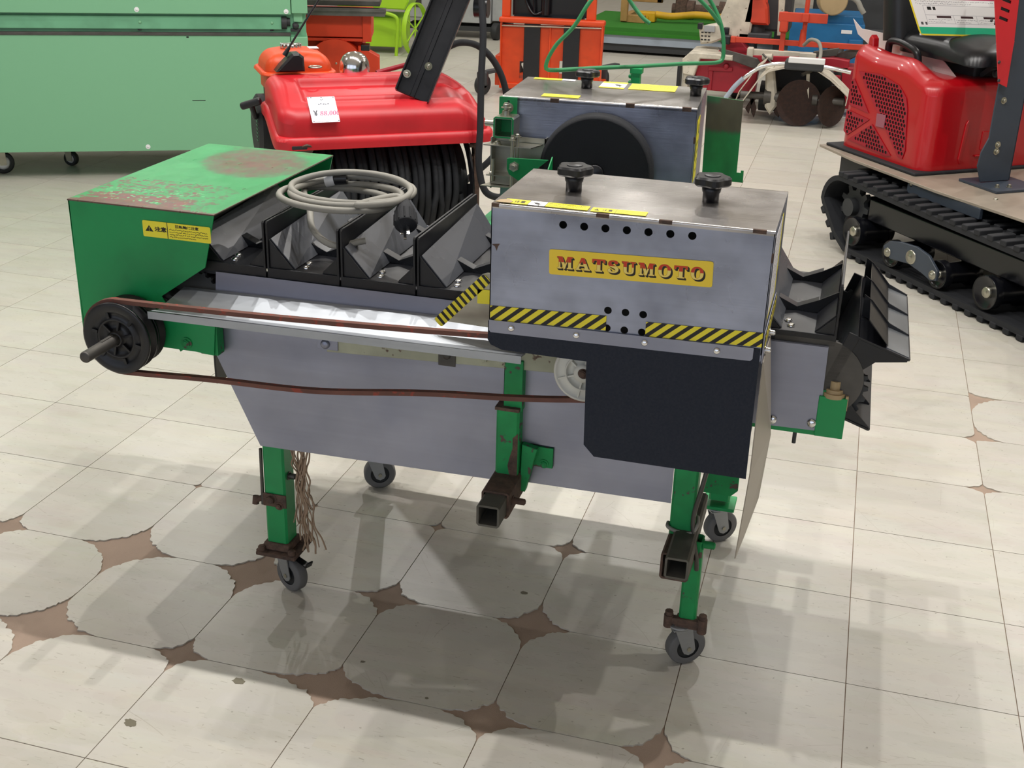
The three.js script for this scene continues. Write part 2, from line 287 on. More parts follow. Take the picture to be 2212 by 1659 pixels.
// a few tiles worn on one side only: 'tile column,row': [near-left, near-right, far-left, far-right] ([x, z] each; near is +z)
const WORN_ONE = { '1,-2': [[0.07, 0.1], 0, [0.11, 0.13], 0], '0,-2': [0, [0.035, 0.04], 0, [0.012, 0.012]], '1,-3': [[0.1, 0.035], 0, 0, 0], '0,-1': [0, 0, 0, [0.04, 0.035]], '1,-1': [0, 0, [0.07, 0.016], 0] };
function tileShape(c, r) {
  const one = WORN_ONE[`${c},${r}`] || [], at = (k, q) => one[k] || WORN[q] || 0;
  const cor = [at(2, `${c},${r}`), at(3, `${c + 1},${r}`), at(1, `${c + 1},${r + 1}`), at(0, `${c},${r + 1}`)];
  if (!cor.some((q) => q)) return null;
  const S = TILE / 2 - J, out = [], sg = [[-1, -1], [1, -1], [1, 1], [-1, 1]];
  cor.forEach((w, k) => {
    const [sx, sz] = sg[k];
    if (!w) { out.push([sx * S, sz * S]); return; }
    const ax = w[0] * rr(0.9, 1.1), az = w[1] * rr(0.9, 1.1), n = Math.max(6, Math.round((ax + az) / 0.0055)), arc = [], ph = rnd() * 6, big = Math.min(1, (ax + az) / 0.12);
    for (let i = 0; i <= n; i++) {
      const t = i / n * PI / 2, e = 1.12, cx = 1 - Math.pow(Math.sin(t), e), cz = 1 - Math.pow(Math.cos(t), e), j = i && i < n ? big * (0.0022 * (rnd() - 0.5) + 0.003 * Math.sin(i * 0.9 + ph) * Math.sin(i * 0.37 + ph) + (rnd() < 0.16 ? 0.005 * (rnd() - 0.35) : 0)) * Math.sin(t * 2) : 0;
      arc.push([sx * (S - ax * cx * 1 + 0 + j * 0.7), sz * (S - az * cz + j)]);
    }
    // arc runs from (reach along x, edge) to (edge, reach along z)
    const fromX = k % 2 === 0 ? arc.reverse() : arc; out.push(...fromX);
  });
  return out;
}
const plainTiles = tileMats.map((m, k) => [0, 1, 2].map((q) => { const g = fin(prism([[-1, -1], [1, -1], [1, 1], [-1, 1]].map((p) => [p[0] * (TILE / 2 - J), p[1] * (TILE / 2 - J)]), 'xz', -0.003, 0)); const uv = g.attributes.uv; for (let i = 0; i < uv.count; i++) uv.setXY(i, uv.getX(i) + 0.31 * (q * 4 + k), uv.getY(i) + 0.47 * q + 0.13 * k); return g; }));
camera.updateMatrixWorld(); camera.updateProjectionMatrix();
const seen = [], hidden = [];
for (let c = Math.ceil(RX0 / TILE); c < RX1 / TILE; c++) for (let r = Math.ceil(RZ0 / TILE); r < RZ1 / TILE; r++) {
  const p = V((c + 0.5) * TILE, 0, (r + 0.5) * TILE), q = p.clone().project(camera), d = p.distanceTo(camera.position);
  const ahead = p.clone().sub(camera.position).dot(camera.getWorldDirection(V(0, 0, 0))) > 0;
  (ahead && Math.abs(q.x) < 1.2 && q.y > -1.3 && q.y < 1.06 ? seen : hidden).push([c, r, d]);
}
seen.sort((a, b) => a[2] - b[2]); hidden.push(...seen.splice(300));
for (const [c, r] of seen) {
  const k = Math.floor(rnd() * 4), q = Math.floor(rnd() * 3), s = tileShape(c, r); let g = plainTiles[k][q];
  if (s) { g = fin(prism(s, 'xz', -0.003, 0)); const uv = g.attributes.uv, a = rnd(), b = rnd(); for (let i = 0; i < uv.count; i++) uv.setXY(i, uv.getX(i) + a, uv.getY(i) + b); }
  const m = new THREE.Mesh(g, tileMats[k]); m.name = 'tile'; m.position.set((c + 0.5) * TILE, 0, (r + 0.5) * TILE); floor.add(m);
}
{
  const far = hidden.map(([c, r], i) => (tileShape(c, r) ? fin(prism(tileShape(c, r), 'xz', -0.003, 0)) : plainTiles[i % 4][i % 3].clone()).translate((c + 0.5) * TILE, 0, (r + 0.5) * TILE));
  const m = new THREE.Mesh(mergeGeometries(far, false), tileMats[0]); m.name = 'distant_tiles'; m.userData.kind = 'stuff'; floor.add(m);
}
function blot(x, z, rx, rz, turn) {
  const n = 22, p = Array.from({ length: n }, (_, i) => { const a = i / n * 2 * PI, k = rr(0.75, 1.1); const u = rx * k * Math.cos(a), v = rz * k * Math.sin(a); return [x + u * Math.cos(turn) - v * Math.sin(turn), z + u * Math.sin(turn) + v * Math.cos(turn)]; });
  put('stain', prism(p, 'xz', 0.0001, 0.0005), M.stain, floor);
}
blot(-1.179, 1.4, 0.013, 0.009, 0.3); blot(-1.058, 1.239, 0.013, 0.009, 0); blot(-0.645, 0.797, 0.008, 0.006, 0); blot(-0.719, 1.18, 0.0035, 0.003, 0); blot(-0.868, 1.116, 0.005, 0.003, 0);

// ceiling lamps: can, glowing lens, light just below
let lampNo = 0;
const rowWords = ['above the trimming machine', 'above the hose sprayer', 'above the turf platform', 'along the back wall'], nth = ['first', 'second', 'third', 'fourth', 'fifth', 'sixth', 'seventh'];
for (const [rowNo, [z, candela, xs]] of LAMP_ROWS.entries()) for (const [k, x] of xs.entries()) {
  ORG = [x, RH, z];
  const t = thing('ceiling_lamp', `white ceiling lamp, ${nth[k]} from left in the row ${rowWords[rowNo]}`, 'lamp', [x, RH, z], 0, 'ceiling lamps above the showroom floor');
  put('housing', lathe([[0, 0], [0.075, 0], [0.08, -0.02], [0.08, -0.085], [0.072, -0.09], [0.06, -0.088], [0.06, -0.078], [0, -0.078]], [x, RH, z], [0, 1, 0], 24), M.white, t);
  put('lens', cyl([x, RH - 0.086, z], [x, RH - 0.078, z], 0.059, 0.059, 24), M.lampGlow, t);
  ORG = [0, 0, 0];
  const s = new THREE.SpotLight(LAMP_COLOR, candela, 0, 1.38, 0.35, 2); s.name = `lamp_light_${lampNo++}`;
  s.position.set(x, LAMP_Y, z); s.target.position.set(x, 0, z); s.castShadow = true; s.shadow.radius = 1.2; s.shadow.mapSize.set(1024, 1024); s.shadow.bias = -0.0005;
  scene.add(s, s.target);
}
// ---------------------------------------------------------------- the trimming machine in the middle
const MB = [-0.7, 0, 0.7];
const mach = thing('vegetable_trimming_machine', 'green and stainless vegetable trimming machine with black conveyor trays, standing on four small castors', 'machine', MB);
ORG = MB;
// legs and castors -------------------------------------------------
function castor(x, z, turn, brake, wheelMat, label) {
  // built about the wheel's contact point, swivelled by turn
  const R = 0.0375, c = Math.cos(turn), s = Math.sin(turn), at = (g) => { g = fin(g); g.rotateY(turn); return g.translate(x, 0, z); };
  const w = put('castor_wheel', at([lathe([[0.022, -0.0125], [R - 0.004, -0.0125], [R, -0.008], [R, 0.008], [R - 0.004, 0.0125], [0.022, 0.0125]], [0, R, 0], [0, 0, 1], 40)]), wheelMat, mach, label);
  put('wheel_hub', at(lathe([[0, -0.0115], [0.008, -0.0115], [0.01, -0.009], [0.021, -0.009], [0.0225, -0.012], [0.0225, 0.012], [0.021, 0.009], [0.01, 0.009], [0.008, 0.0115], [0, 0.0115]], [0, R, 0], [0, 0, 1], 32)), M.tyreBlack, w);
  const cheek = (zz) => prism([[-0.013, R - 0.002], [-0.009, R - 0.009], [0, R - 0.013], [0.009, R - 0.009], [0.013, R - 0.002], [0.03, 0.082], [-0.004, 0.082]].map((p) => [p[0], p[1]]), 'xy', zz - 0.001, zz + 0.001);
  const f = put('castor_fork', at([cheek(0.016), cheek(-0.016), box(-0.004, 0.034, 0.08, 0.083, -0.017, 0.017, 0.001), lathe([[0, 0.083], [0.022, 0.083], [0.024, 0.086], [0.024, 0.09], [0, 0.09]], [0.015, 0, 0], [0, 1, 0], 24)]), M.galv, mach);
  put('axle_bolt', at([cyl([0, R, -0.019], [0, R, 0.019], 0.0045, 0.0045, 12), bolt([0, R, 0.0172], [0, 0, 1], 0.0055, 0.004, false)]), M.zinc, f);
  if (brake) put('brake_pedal', at([bar([-0.006, 0.078, 0], [-0.052, 0.074, 0], 0.016, 0.004), bar([-0.052, 0.073, 0], [-0.058, 0.086, 0], 0.016, 0.004)]), M.black, f);
}
// front left leg, with foot plate
const legFL = put('leg', [sqTube([-1.115, 0.118, 0.932], [-1.115, 0.6, 0.932], 0.045, 0.003, [0, 0, 1])], M.green, mach);
put('height_lock', [box(-1.1395, -1.09, 0.2, 0.228, 0.9545, 0.9575, 0.001), bolt([-1.122, 0.216, 0.957], [0, 0, 1], 0.009, 0.008), bolt([-1.105, 0.204, 0.957], [0, 0, 1], 0.006, 0.006), cyl([-1.137, 0.215, 0.945], [-1.156, 0.208, 0.957], 0.006, 0.006, 8), cyl([-1.156, 0.2, 0.957], [-1.156, 0.216, 0.953], 0.007, 0.007, 8)], M.rust, legFL);
put('bolt', bolt([-1.0925, 0.262, 0.935], [1, 0, 0], 0.006, 0.014), M.dullIron, legFL);
put('foot_plate', [box(-1.155, -1.07, 0.092, 0.1, 0.892, 0.972, 0.002), box(-1.143, -1.087, 0.1, 0.118, 0.905, 0.96, 0.004), bolt([-1.145, 0.1, 0.963], [0, 1, 0], 0.008, 0.01), bolt([-1.08, 0.1, 0.9], [0, 1, 0], 0.008, 0.01), bolt([-1.08, 0.1, 0.963], [0, 1, 0], 0.008, 0.01)], M.rust, legFL);
castor(-1.098, 0.93, PI - 0.45, true, M.tyreGrey);
put('rod', cyl([-1.142, 0.32, 0.95], [-1.142, 0.2, 0.953], 0.0035, 0.0035, 8), M.dullIron, legFL);
// front right leg
const legFR = put('leg', [sqTube([-0.322, 0.258, 0.93], [-0.322, 0.66, 0.93], 0.043, 0.003, [0, 0, 1])], M.greenWorn, mach);
put('lower_leg', [sqTube([-0.297, 0.094, 0.93], [-0.297, 0.27, 0.93], 0.031, 0.003, [0, 0, 1]), bolt([-0.2815, 0.262, 0.935], [1, 0, 0], 0.007, 0.02)], M.greenWorn, legFR);
put('leg_socket', [sqTube([-0.319, 0.254, 0.905], [-0.319, 0.262, 1.03], 0.05, 0.004)], M.rust, legFR);
put('cross_tube', [sqTube([-0.314, 0.273, 0.8], [-0.313, 0.273, 1.052], 0.041, 0.004)], M.oldIron, legFR);
put('foot_clamp', [box(-0.318, -0.276, 0.088, 0.094, 0.91, 0.95, 0.001), cyl([-0.33, 0.11, 0.945], [-0.33, 0.085, 0.945], 0.009, 0.009, 12), cyl([-0.268, 0.112, 0.945], [-0.268, 0.083, 0.945], 0.009, 0.009, 12), bar([-0.33, 0.1, 0.945], [-0.268, 0.1, 0.945], 0.012, 0.014), cyl([-0.33, 0.118, 0.945], [-0.33, 0.108, 0.945], 0.0075, 0.0075, 8), cyl([-0.268, 0.12, 0.945], [-0.268, 0.11, 0.945], 0.0075, 0.0075, 8)], M.rust, legFR);
castor(-0.297, 0.925, PI / 2 + 2.15, false, M.tyreGrey);
// the strap and wire at the right leg
put('wire', [tube([[-0.285, 0.43, 0.94], [-0.293, 0.38, 0.953], [-0.302, 0.32, 0.955], [-0.297, 0.28, 0.957], [-0.29, 0.24, 0.952], [-0.288, 0.215, 0.948]], 0.0042, 8, 60)], M.dullIron, legFR);
put('wire_tie', [tube([[-0.347, 0.298, 0.94], [-0.345, 0.297, 0.9545], [-0.322, 0.29, 0.9555], [-0.303, 0.293, 0.957], [-0.294, 0.308, 0.953], [-0.297, 0.313, 0.93]], 0.0035, 8, 50)], M.cable, legFR);
// back legs
for (const [x, wm] of [[-1.105, M.tyreGrey], [-0.296, M.tyreGrey]]) {
  put('leg', [sqTube([x, 0.112, 0.458], [x, 0.62, 0.458], 0.045, 0.003, [0, 0, 1]), box(x - 0.035, x + 0.035, 0.092, 0.1, 0.425, 0.49, 0.002)], M.green, mach);
}
castor(-1.095, 0.462, 3.6 - PI / 2 + PI / 2, false, M.tyreGrey);
castor(-0.29, 0.452, PI / 2 + 2.2, false, M.tyreGrey);
put('leg_gusset', [prism([[-0.333, 0.13], [-0.272, 0.13], [-0.258, 0.145], [-0.258, 0.28], [-0.333, 0.28]], 'xy', 0.482, 0.486), bolt([-0.282, 0.24, 0.486], [0, 0, 1], 0.006, 0.005)], M.greenWorn, mach);
// long frame rails below the conveyor
putEach('frame_rail', [bar([-1.22, 0.58, 0.93], [-0.1, 0.58, 0.93], 0.045, 0.03), bar([-1.22, 0.58, 0.465], [-0.1, 0.58, 0.465], 0.045, 0.03)], M.green, mach);
putEach('frame_rail', [bar([-0.9, 0.6, 0.46], [-0.9, 0.6, 0.12], 0.04, 0.04), bar([-0.5, 0.6, 0.46], [-0.5, 0.6, 0.12], 0.04, 0.04)], M.green, mach);
// middle post with the rusty telescopic tube pointing forwards
const post = put('middle_post', [sqTube([-0.6385, 0.345, 0.963], [-0.6385, 0.492, 0.963], 0.042, 0.003, [0, 0, 1]), box(-0.648, -0.615, 0.49, 0.585, 0.955, 0.978, 0.001)], M.greenWorn, mach);
put('post_cap', box(-0.6615, -0.617, 0.491, 0.4975, 0.94, 0.987, 0.001), M.rust, post);
put('tube_socket', [sqTube([-0.6385, 0.342, 0.93], [-0.637, 0.342, 1.055], 0.05, 0.004), bolt([-0.612, 0.342, 1.03], [1, 0, 0], 0.006, 0.022)], M.rust, post);
put('cross_tube', [sqTube([-0.6385, 0.342, 0.8], [-0.6365, 0.342, 1.1], 0.041, 0.004)], M.oldIron, post);
put('rust_patch', prism([[-0.6185, 0.45], [-0.628, 0.44], [-0.6275, 0.42], [-0.633, 0.4], [-0.636, 0.385], [-0.633, 0.368], [-0.6185, 0.362]], 'xy', 0.9842, 0.9847), M.rust, post);
put('post_gusset', [prism([[-0.614, 0.424], [-0.586, 0.418], [-0.606, 0.33], [-0.616, 0.33]], 'xy', 0.956, 0.972, 0.001), box(-0.6, -0.561, 0.375, 0.415, 0.948, 0.953, 0.001), bolt([-0.577, 0.383, 0.953], [0, 0, 1], 0.006, 0.004)], M.greenWorn, post);
// stainless skirts
put('side_sheet', [prism([[-1.208, 0.672], [-1.222, 0.512], [-1.139, 0.329], [-0.664, 0.336], [-0.662, 0.49], [-0.655, 0.5], [-0.655, 0.672]], 'xy', 0.953, 0.955)], M.sheet, mach);
put('side_sheet', [prism([[-0.655, 0.6], [-0.662, 0.336], [-0.345, 0.34], [-0.345, 0.6]], 'xy', 0.944, 0.946)], M.sheet, mach);
put('side_sheet', [prism([[-0.618, 0.6], [-0.624, 0.423], [-0.494, 0.42], [-0.494, 0.6]], 'xy', 0.956, 0.958)], M.sheet, mach);
put('side_sheet', [prism([[-1.2, 0.66], [-1.21, 0.52], [-1.13, 0.34], [-0.3, 0.34], [-0.2, 0.5], [-0.2, 0.6]], 'xy', 0.44, 0.442)], M.sheet, mach);
put('bolt', screw([-1.105, 0.575, 0.955], [0, 0, 1], 0.009), M.chrome, mach);
// cream bar, its brackets, aluminium belt tray
const beam = put('cream_bar', [prism([[-0.985, 0.583], [-0.985, 0.551], [-0.52, 0.571], [-0.52, 0.606]], 'xy', 0.958, 0.972, 0.001), bolt([-0.688, 0.581, 0.972], [0, 0, 1], 0.009, 0.01), bolt([-0.655, 0.582, 0.972], [0, 0, 1], 0.009, 0.01)], M.cream, mach);
put('tray_bracket', [box(-1.003, -0.962, 0.556, 0.592, 0.972, 0.9745, 0.001), screw([-0.986, 0.567, 0.9745], [0, 0, 1], 0.009)], M.sheet, beam);
put('tray_bracket', [box(-0.771, -0.739, 0.556, 0.598, 0.972, 0.9745, 0.001), screw([-0.755, 0.576, 0.9745], [0, 0, 1], 0.007)], M.dullIron, beam);
{
  const prof = [[0.958, 0.636], [1.024, 0.612], [1.05, 0.616], [1.05, 0.602], [1.0475, 0.602], [1.0475, 0.6135], [1.024, 0.6095], [0.958, 0.6335]], g = fin(prism(prof, 'zy', -1.318, -0.6)), p = g.attributes.position;
  // the free end is cut back towards the front; the tray rises slightly to the right
  for (let i = 0; i < p.count; i++) { const e = p.getX(i) < -1.3; if (e) p.setX(i, -1.274 + (p.getZ(i) - 0.958) * -0.25); p.setY(i, p.getY(i) + (p.getX(i) + 1.3) * 0.012); }
  put('belt_tray', g, M.alu, mach);
}
put('added_shadow_plate', box(-1.21, -0.16, 0.603, 0.606, 0.446, 0.95), M.sheet, mach);  // unseen plate, added to fill out the machine's shadow on the floor
// belt and pulleys ---------------------------------------------------
const P1 = [-1.362, 0.5575], P2 = [-0.492, 0.612], R1 = 0.0685, R2 = 0.05, PZ = 1.045;
const pul = put('drive_pulley', [lathe([[0.012, -0.016], [0.05, -0.016], [R1, -0.014], [R1, -0.011], [R1 - 0.009, -0.004], [R1 - 0.009, 0.002], [R1, 0.009], [R1, 0.013], [R1 - 0.004, 0.015], [0.052, 0.015], [0.049, 0.009], [0.04, 0.009], [0.038, 0.013], [0.034, 0.013], [0.031, 0.006], [0.017, 0.006], [0.015, 0.017], [0.0115, 0.018]], [P1[0], P1[1], PZ], [0, 0, 1], 64)], M.black, mach);
putEach('pulley_web', [...Array.from({ length: 6 }, (_, i) => { const a = i / 6 * 2 * PI + 0.3, q = (r) => [P1[0] + r * Math.cos(a), P1[1] + r * Math.sin(a), PZ + 0.009]; return bar(q(0.015), q(0.034), 0.004, 0.008, [0, 0, 1], 0.0005); }), ...Array.from({ length: 6 }, (_, i) => { const a = (i + 0.5) / 6 * 2 * PI + 0.3, q = (r) => [P1[0] + r * Math.cos(a), P1[1] + r * Math.sin(a), PZ + 0.0105]; return bar(q(0.039), q(0.051), 0.006, 0.006, [0, 0, 1], 0.0005); })], M.black, pul);
put('back_pulley', lathe([[0.02, -0.05], [0.064, -0.05], [0.066, -0.046], [0.058, -0.038], [0.058, -0.034], [0.066, -0.026], [0.064, -0.022], [0.02, -0.022]], [P1[0], P1[1], PZ], [0, 0, 1], 48), M.black, pul);
put('shaft', [lathe([[0, 0.142], [0.0085, 0.142], [0.0105, 0.139], [0.0105, -0.14], [0, -0.14]], [P1[0], P1[1], PZ - 0.03], [0, 0, 1], 24), box(P1[0] - 0.003, P1[0] + 0.003, P1[1] + 0.0085, P1[1] + 0.0112, PZ + 0.02, PZ + 0.06)], M.dullIron, pul);
const idl = put('white_pulley', [lathe([[0.009, -0.012], [R2, -0.012], [R2, -0.008], [R2 - 0.008, -0.002], [R2 - 0.008, 0.002], [R2, 0.008], [R2, 0.012], [R2 - 0.004, 0.013], [R2 - 0.006, 0.009], [0.032, 0.009], [0.031, 0.013], [0.028, 0.013], [0.027, 0.006], [0.017, 0.006], [0.016, 0.014], [0.009, 0.014]], [P2[0], P2[1], PZ], [0, 0, 1], 48), ...Array.from({ length: 6 }, (_, i) => { const a = i / 6 * 2 * PI + 0.35, q = (r) => [P2[0] + r * Math.cos(a), P2[1] + r * Math.sin(a), PZ + 0.008]; return [bar(q(0.016), q(0.029), 0.003, 0.009, [0, 0, 1], 0.0004), bar(q(0.031), q(0.045), 0.003, 0.007, [0, 0, 1], 0.0004)]; })], M.whitePlastic, mach);
put('hub_bolt', [cyl([P2[0], P2[1], PZ - 0.09], [P2[0], P2[1], PZ + 0.012], 0.0095, 0.0095, 16), bolt([P2[0], P2[1], PZ + 0.012], [0, 0, 1], 0.007, 0.006)], M.rust, idl);
{
  const b1 = R1 + 0.001, b2 = R2 + 0.001, path = [], tilt = Math.atan2(P2[1] - P1[1], P2[0] - P1[0]);
  for (let i = 0; i <= 20; i++) { const a = tilt + PI / 2 + i / 20 * PI; path.push([P1[0] + b1 * Math.cos(a), P1[1] + b1 * Math.sin(a)]); }
  const lo0 = path[path.length - 1], lo1 = [P2[0], P2[1] - b2];
  for (let i = 1; i < 40; i++) { const t = i / 40, w = 4 * t * (1 - t); path.push([lo0[0] + (lo1[0] - lo0[0]) * t, lo0[1] + (lo1[1] - lo0[1]) * t - 0.011 * w + 0.004 * Math.sin(t * 11) * w]); }
  for (let i = 0; i <= 20; i++) { const a = tilt - PI / 2 + i / 20 * PI; path.push([P2[0] + b2 * Math.cos(a), P2[1] + b2 * Math.sin(a)]); }
  const up0 = path[path.length - 1], up1 = path[0];
  for (let i = 1; i < 40; i++) { const t = i / 40; path.push([up0[0] + (up1[0] - up0[0]) * t, up0[1] + (up1[1] - up0[1]) * t - 0.006 * 4 * t * (1 - t)]); }
  put('drive_belt', band(path, 0.008, PZ - 0.0055, PZ + 0.0055, true), M.belt, mach);
}
// green hood over the left end ----------------------------------------
const hood = put('green_hood', [
  prism([[-1.482, 0.786], [-1.187, 0.786], [-1.212, 0.688], [-1.307, 0.622], [-1.292, 0.6], [-1.2, 0.585], [-1.207, 0.518], [-1.244, 0.521], [-1.4, 0.521], [-1.478, 0.521]], 'xy', 0.983, 0.9855),
  prism([[-1.482, 0.786], [-1.187, 0.786], [-1.212, 0.688], [-1.307, 0.622], [-1.3, 0.521], [-1.478, 0.521]], 'xy', 0.469, 0.4715),
  box(-1.4825, -1.48, 0.521, 0.786, 0.469, 0.9855)], M.green, mach);
const hoodTopTex = canvasTex(1024, 1536, (g, w, h) => {
  // u: across (left to right), v: from back (top) to front (bottom)
  g.fillStyle = '#3d9c5e'; g.fillRect(0, 0, w, h);
  for (let i = 0; i < 500; i++) { g.fillStyle = rnd() < 0.5 ? `rgba(105,196,135,${rr(0.02, 0.09)})` : `rgba(24,120,66,${rr(0.02, 0.08)})`; g.beginPath(); g.ellipse(rnd() * w, rnd() * h, rr(10, 120), rr(8, 60), rnd() * 3, 0, 7); g.fill(); }
  const rust = (a) => `rgba(${120 + rr(-14, 14) | 0},${86 + rr(-10, 10) | 0},${78 + rr(-8, 8) | 0},${a})`;
  const blob = (x, y, rx, ry, a) => { g.fillStyle = rust(a); g.beginPath(); const n = 14; for (let k = 0; k <= n; k++) { const t = k / n * 2 * PI, q = rr(0.7, 1.15); g.lineTo(x + rx * q * Math.cos(t), y + ry * q * Math.sin(t)); } g.fill(); };
  // soft brown patch towards the back
  for (let i = 0; i < 1500; i++) { const a = rnd() * 6.3, q = Math.sqrt(rnd()), x = 0.61 + 0.38 * q * Math.cos(a), y = 0.25 + 0.23 * q * Math.sin(a) + 0.12 * (x - 0.6); blob(x * w, y * h, rr(14, 60), rr(14, 50), rr(0.1, 0.22) * (1.25 - q * 0.8)); }
  for (let i = 0; i < 70; i++) blob(rr(0.2, 0.95) * w, rr(0.0, 0.05) * h, rr(10, 60), rr(4, 16), rr(0.1, 0.3));
  // flaking at the front left
  for (let i = 0; i < 760; i++) { const x = rr(0.02, 0.9), y = 1 - Math.pow(rnd(), 1.6) * 0.36; blob(x * w, y * h, rr(5, 26), rr(4, 15), rr(0.55, 0.95) * (x > 0.68 ? 0.5 : 1)); }
  for (let i = 0; i < 130; i++) blob(rr(0.08, 0.78) * w, rr(0.86, 0.99) * h, rr(20, 60), rr(12, 34), 0.9);
  g.fillStyle = 'rgba(112,86,76,0.95)'; for (let x = 0; x < w; x += 12) g.fillRect(x, h - rr(12, 34), 13, 40);
  for (let i = 0; i < 90; i++) { g.fillStyle = `rgba(105,200,135,${rr(0.5, 0.9)})`; g.beginPath(); g.ellipse(rr(0.05, 0.75) * w, rr(0.76, 0.95) * h, rr(5, 20), rr(4, 10), rnd() * 3, 0, 7); g.fill(); }
  g.strokeStyle = 'rgba(96,72,62,0.9)'; g.lineWidth = 9; g.strokeRect(0, 0, w, h);
});
put('hood_top', (() => {
  const g = fin(box(-1.4835, -1.186, 0.786, 0.789, 0.468, 0.987, 0.001)), p = g.attributes.position, uv = g.attributes.uv;
  for (let i = 0; i < p.count; i++) uv.setXY(i, (p.getX(i) + 1.4835) / 0.2975, 1 - (p.getZ(i) - 0.468) / 0.519);
  g.userData.keepUv = true; return g;
})(), std({ map: hoodTopTex, roughness: 0.42, roughnessMap: roughCloud }), hood, 'rust-worn green top of the hood');
put('frame_block', [box(-1.236, -1.2, 0.517, 0.6, 0.958, 0.982, 0.001), bolt([-1.262, 0.536, 0.9857], [0, 0, 1], 0.008, 0.004), prism([[-1.284, 0.521], [-1.272, 0.521], [-1.28, 0.514]], 'xy', 0.97, 0.98)], M.greenWorn, mach);
// drive shaft, roller and sprocket under the hood
put('roller', [cyl([-1.305, 0.605, 0.92], [-1.305, 0.605, 0.975], 0.021, 0.021, 24), cyl([-1.305, 0.605, 0.975], [-1.305, 0.605, 0.98], 0.012, 0.012, 16), cyl([-1.305, 0.605, 0.62], [-1.305, 0.605, 0.92], 0.01, 0.01, 12)], M.tyreBlack, mach);
function gear(cx, cy, r, n, z0, z1) { const p = []; for (let i = 0; i < n; i++) for (const [f, k] of [[-0.28, 0.93], [-0.14, 1.03], [0.14, 1.03], [0.28, 0.93]]) { const a = (i + f) / n * 2 * PI; p.push([cx + r * k * Math.cos(a), cy + r * k * Math.sin(a)]); } return prism(p, 'xy', z0, z1); }
put('sprocket', [gear(-1.262, 0.613, 0.052, 22, 0.935, 0.942), cyl([-1.262, 0.613, 0.6], [-1.262, 0.613, 0.945], 0.012, 0.012, 16)], M.darkGrey, mach);
put('sprocket', [gear(-0.115, 0.6, 0.07, 22, 0.62, 0.626), gear(-0.115, 0.6, 0.07, 22, 0.932, 0.938), cyl([-0.115, 0.6, 0.5], [-0.115, 0.6, 0.95], 0.012, 0.012, 16)], M.darkGrey, mach);
// conveyor trays ---------------------------------------------------------
// local: x along travel from the tray's left wall, y off the chain, z across
function makePan() {
  ORG = [0, 0, 0];
  const g = put('conveyor_tray', [box(0.0015, 0.142, -0.004, 0, -0.165, 0.165, 0.0015), box(0.0015, 0.142, -0.019, 0, 0.162, 0.166, 0.001), box(0.0015, 0.142, -0.019, 0, -0.166, -0.162, 0.001)], M.black, mach);
  for (const u of [0.0035, 0.14]) put('divider_wall', prism([[-0.166, -0.004], [0.166, -0.004], [0.166, 0.083], [0.163, 0.086], [-0.163, 0.086], [-0.166, 0.083]], 'zy', u - 0.002, u + 0.002, 0.0006), M.black, g);
  const rib = [[0.006, 0], [0.006, 0.054], [0.034, 0.024], [0.0715, 0.007], [0.106, 0.022], [0.1375, 0.04], [0.1375, 0]];
  for (const z of [-0.11, 0.06]) put('holder_rib', [prism(rib, 'xy', z - 0.0014, z + 0.0014), prism([[0.034, 0.024], [0.0715, 0.007], [0.106, 0.022], [0.106, 0.0205], [0.0715, 0.0055], [0.034, 0.0225]], 'xy', z - 0.02, z)], M.black, g);
  put('end_gusset', prism([[0.006, 0], [0.006, 0.052], [0.052, 0]], 'xy', 0.159, 0.162), M.black, g);
  put('end_gusset', prism([[0.1375, 0], [0.1375, 0.03], [0.108, 0]], 'xy', 0.159, 0.162), M.black, g);
  put('sloping_plate', (() => { const q = fin(prism([[0.0065, 0.052], [0.008, 0.0535], [0.054, 0.0015], [0.0525, 0]], 'xy', -0.16, 0.158)), p = q.attributes.position; for (let i = 0; i < p.count; i++) if (p.getZ(i) < 0) { p.setY(i, p.getY(i) * 1.28); } q.computeVertexNormals(); return q; })(), M.panGrey, g);
  put('sloping_plate', prism([[0.1375, 0.03], [0.136, 0.0315], [0.107, 0.0015], [0.1085, 0]], 'xy', -0.16, 0.158), M.black, g);
  putEach('bolt', [screw([0.062, 0, 0.118], [0, 1, 0], 0.0065), screw([0.068, 0, 0.142], [0, 1, 0], 0.0065)], M.chrome, g);
  mach.remove(g); return g;
}
const pan = makePan();
const setPan = (x, y, a) => { const g = pan.clone(); mach.add(g); g.position.set(x - MB[0], y - MB[1], 0.785 - MB[2]); g.rotation.z = a; return g; };
for (let k = -1; k < 7; k++) setPan(-1.104 + 0.1436 * k - 0.0035, 0.69, 0);
const endPan = setPan(-0.067, 0.694, -109 * PI / 180);
endPan.children.filter((c) => ['sloping_plate', 'end_gusset', 'holder_rib'].includes(c.name)).forEach((c) => endPan.remove(c));
ORG = [0, 0, 0];
for (const z of [-0.15, -0.045, 0.06, 0.161]) put('holder_rib', prism([[0.005, 0], [0.005, 0.083], [0.008, 0.083], [0.03, 0.04], [0.048, 0.03], [0.07, 0.012], [0.095, 0.016], [0.12, 0.05], [0.137, 0.083], [0.139, 0.083], [0.139, 0]], 'xy', z, z + 0.003), M.black, endPan);
putEach('wall_rib', [-0.163, -0.05, 0.055].map((z) => prism([[0.0015, 0.0838], [-0.0015, 0.0838], [-0.006, 0.046], [-0.03, 0.004], [-0.034, -0.012], [0.0015, 0]], 'xy', z, z + 0.0025)), M.black, endPan);
put('painted_sheen_strip', prism([[0.0014, 0.083], [0.0014, 0.044], [0.0006, 0.044], [0.0006, 0.083]], 'xy', -0.16, 0.16), M.panSheen, endPan);  // pale strip: reflected sheen of the black wall's bare tip, put in as colour
put('sloping_plate', prism([[-0.0015, 0.046], [-0.003, 0.045], [-0.03, 0.0], [-0.028, 0.0]], 'xy', -0.16, 0.16), M.black, endPan);
ORG = MB;
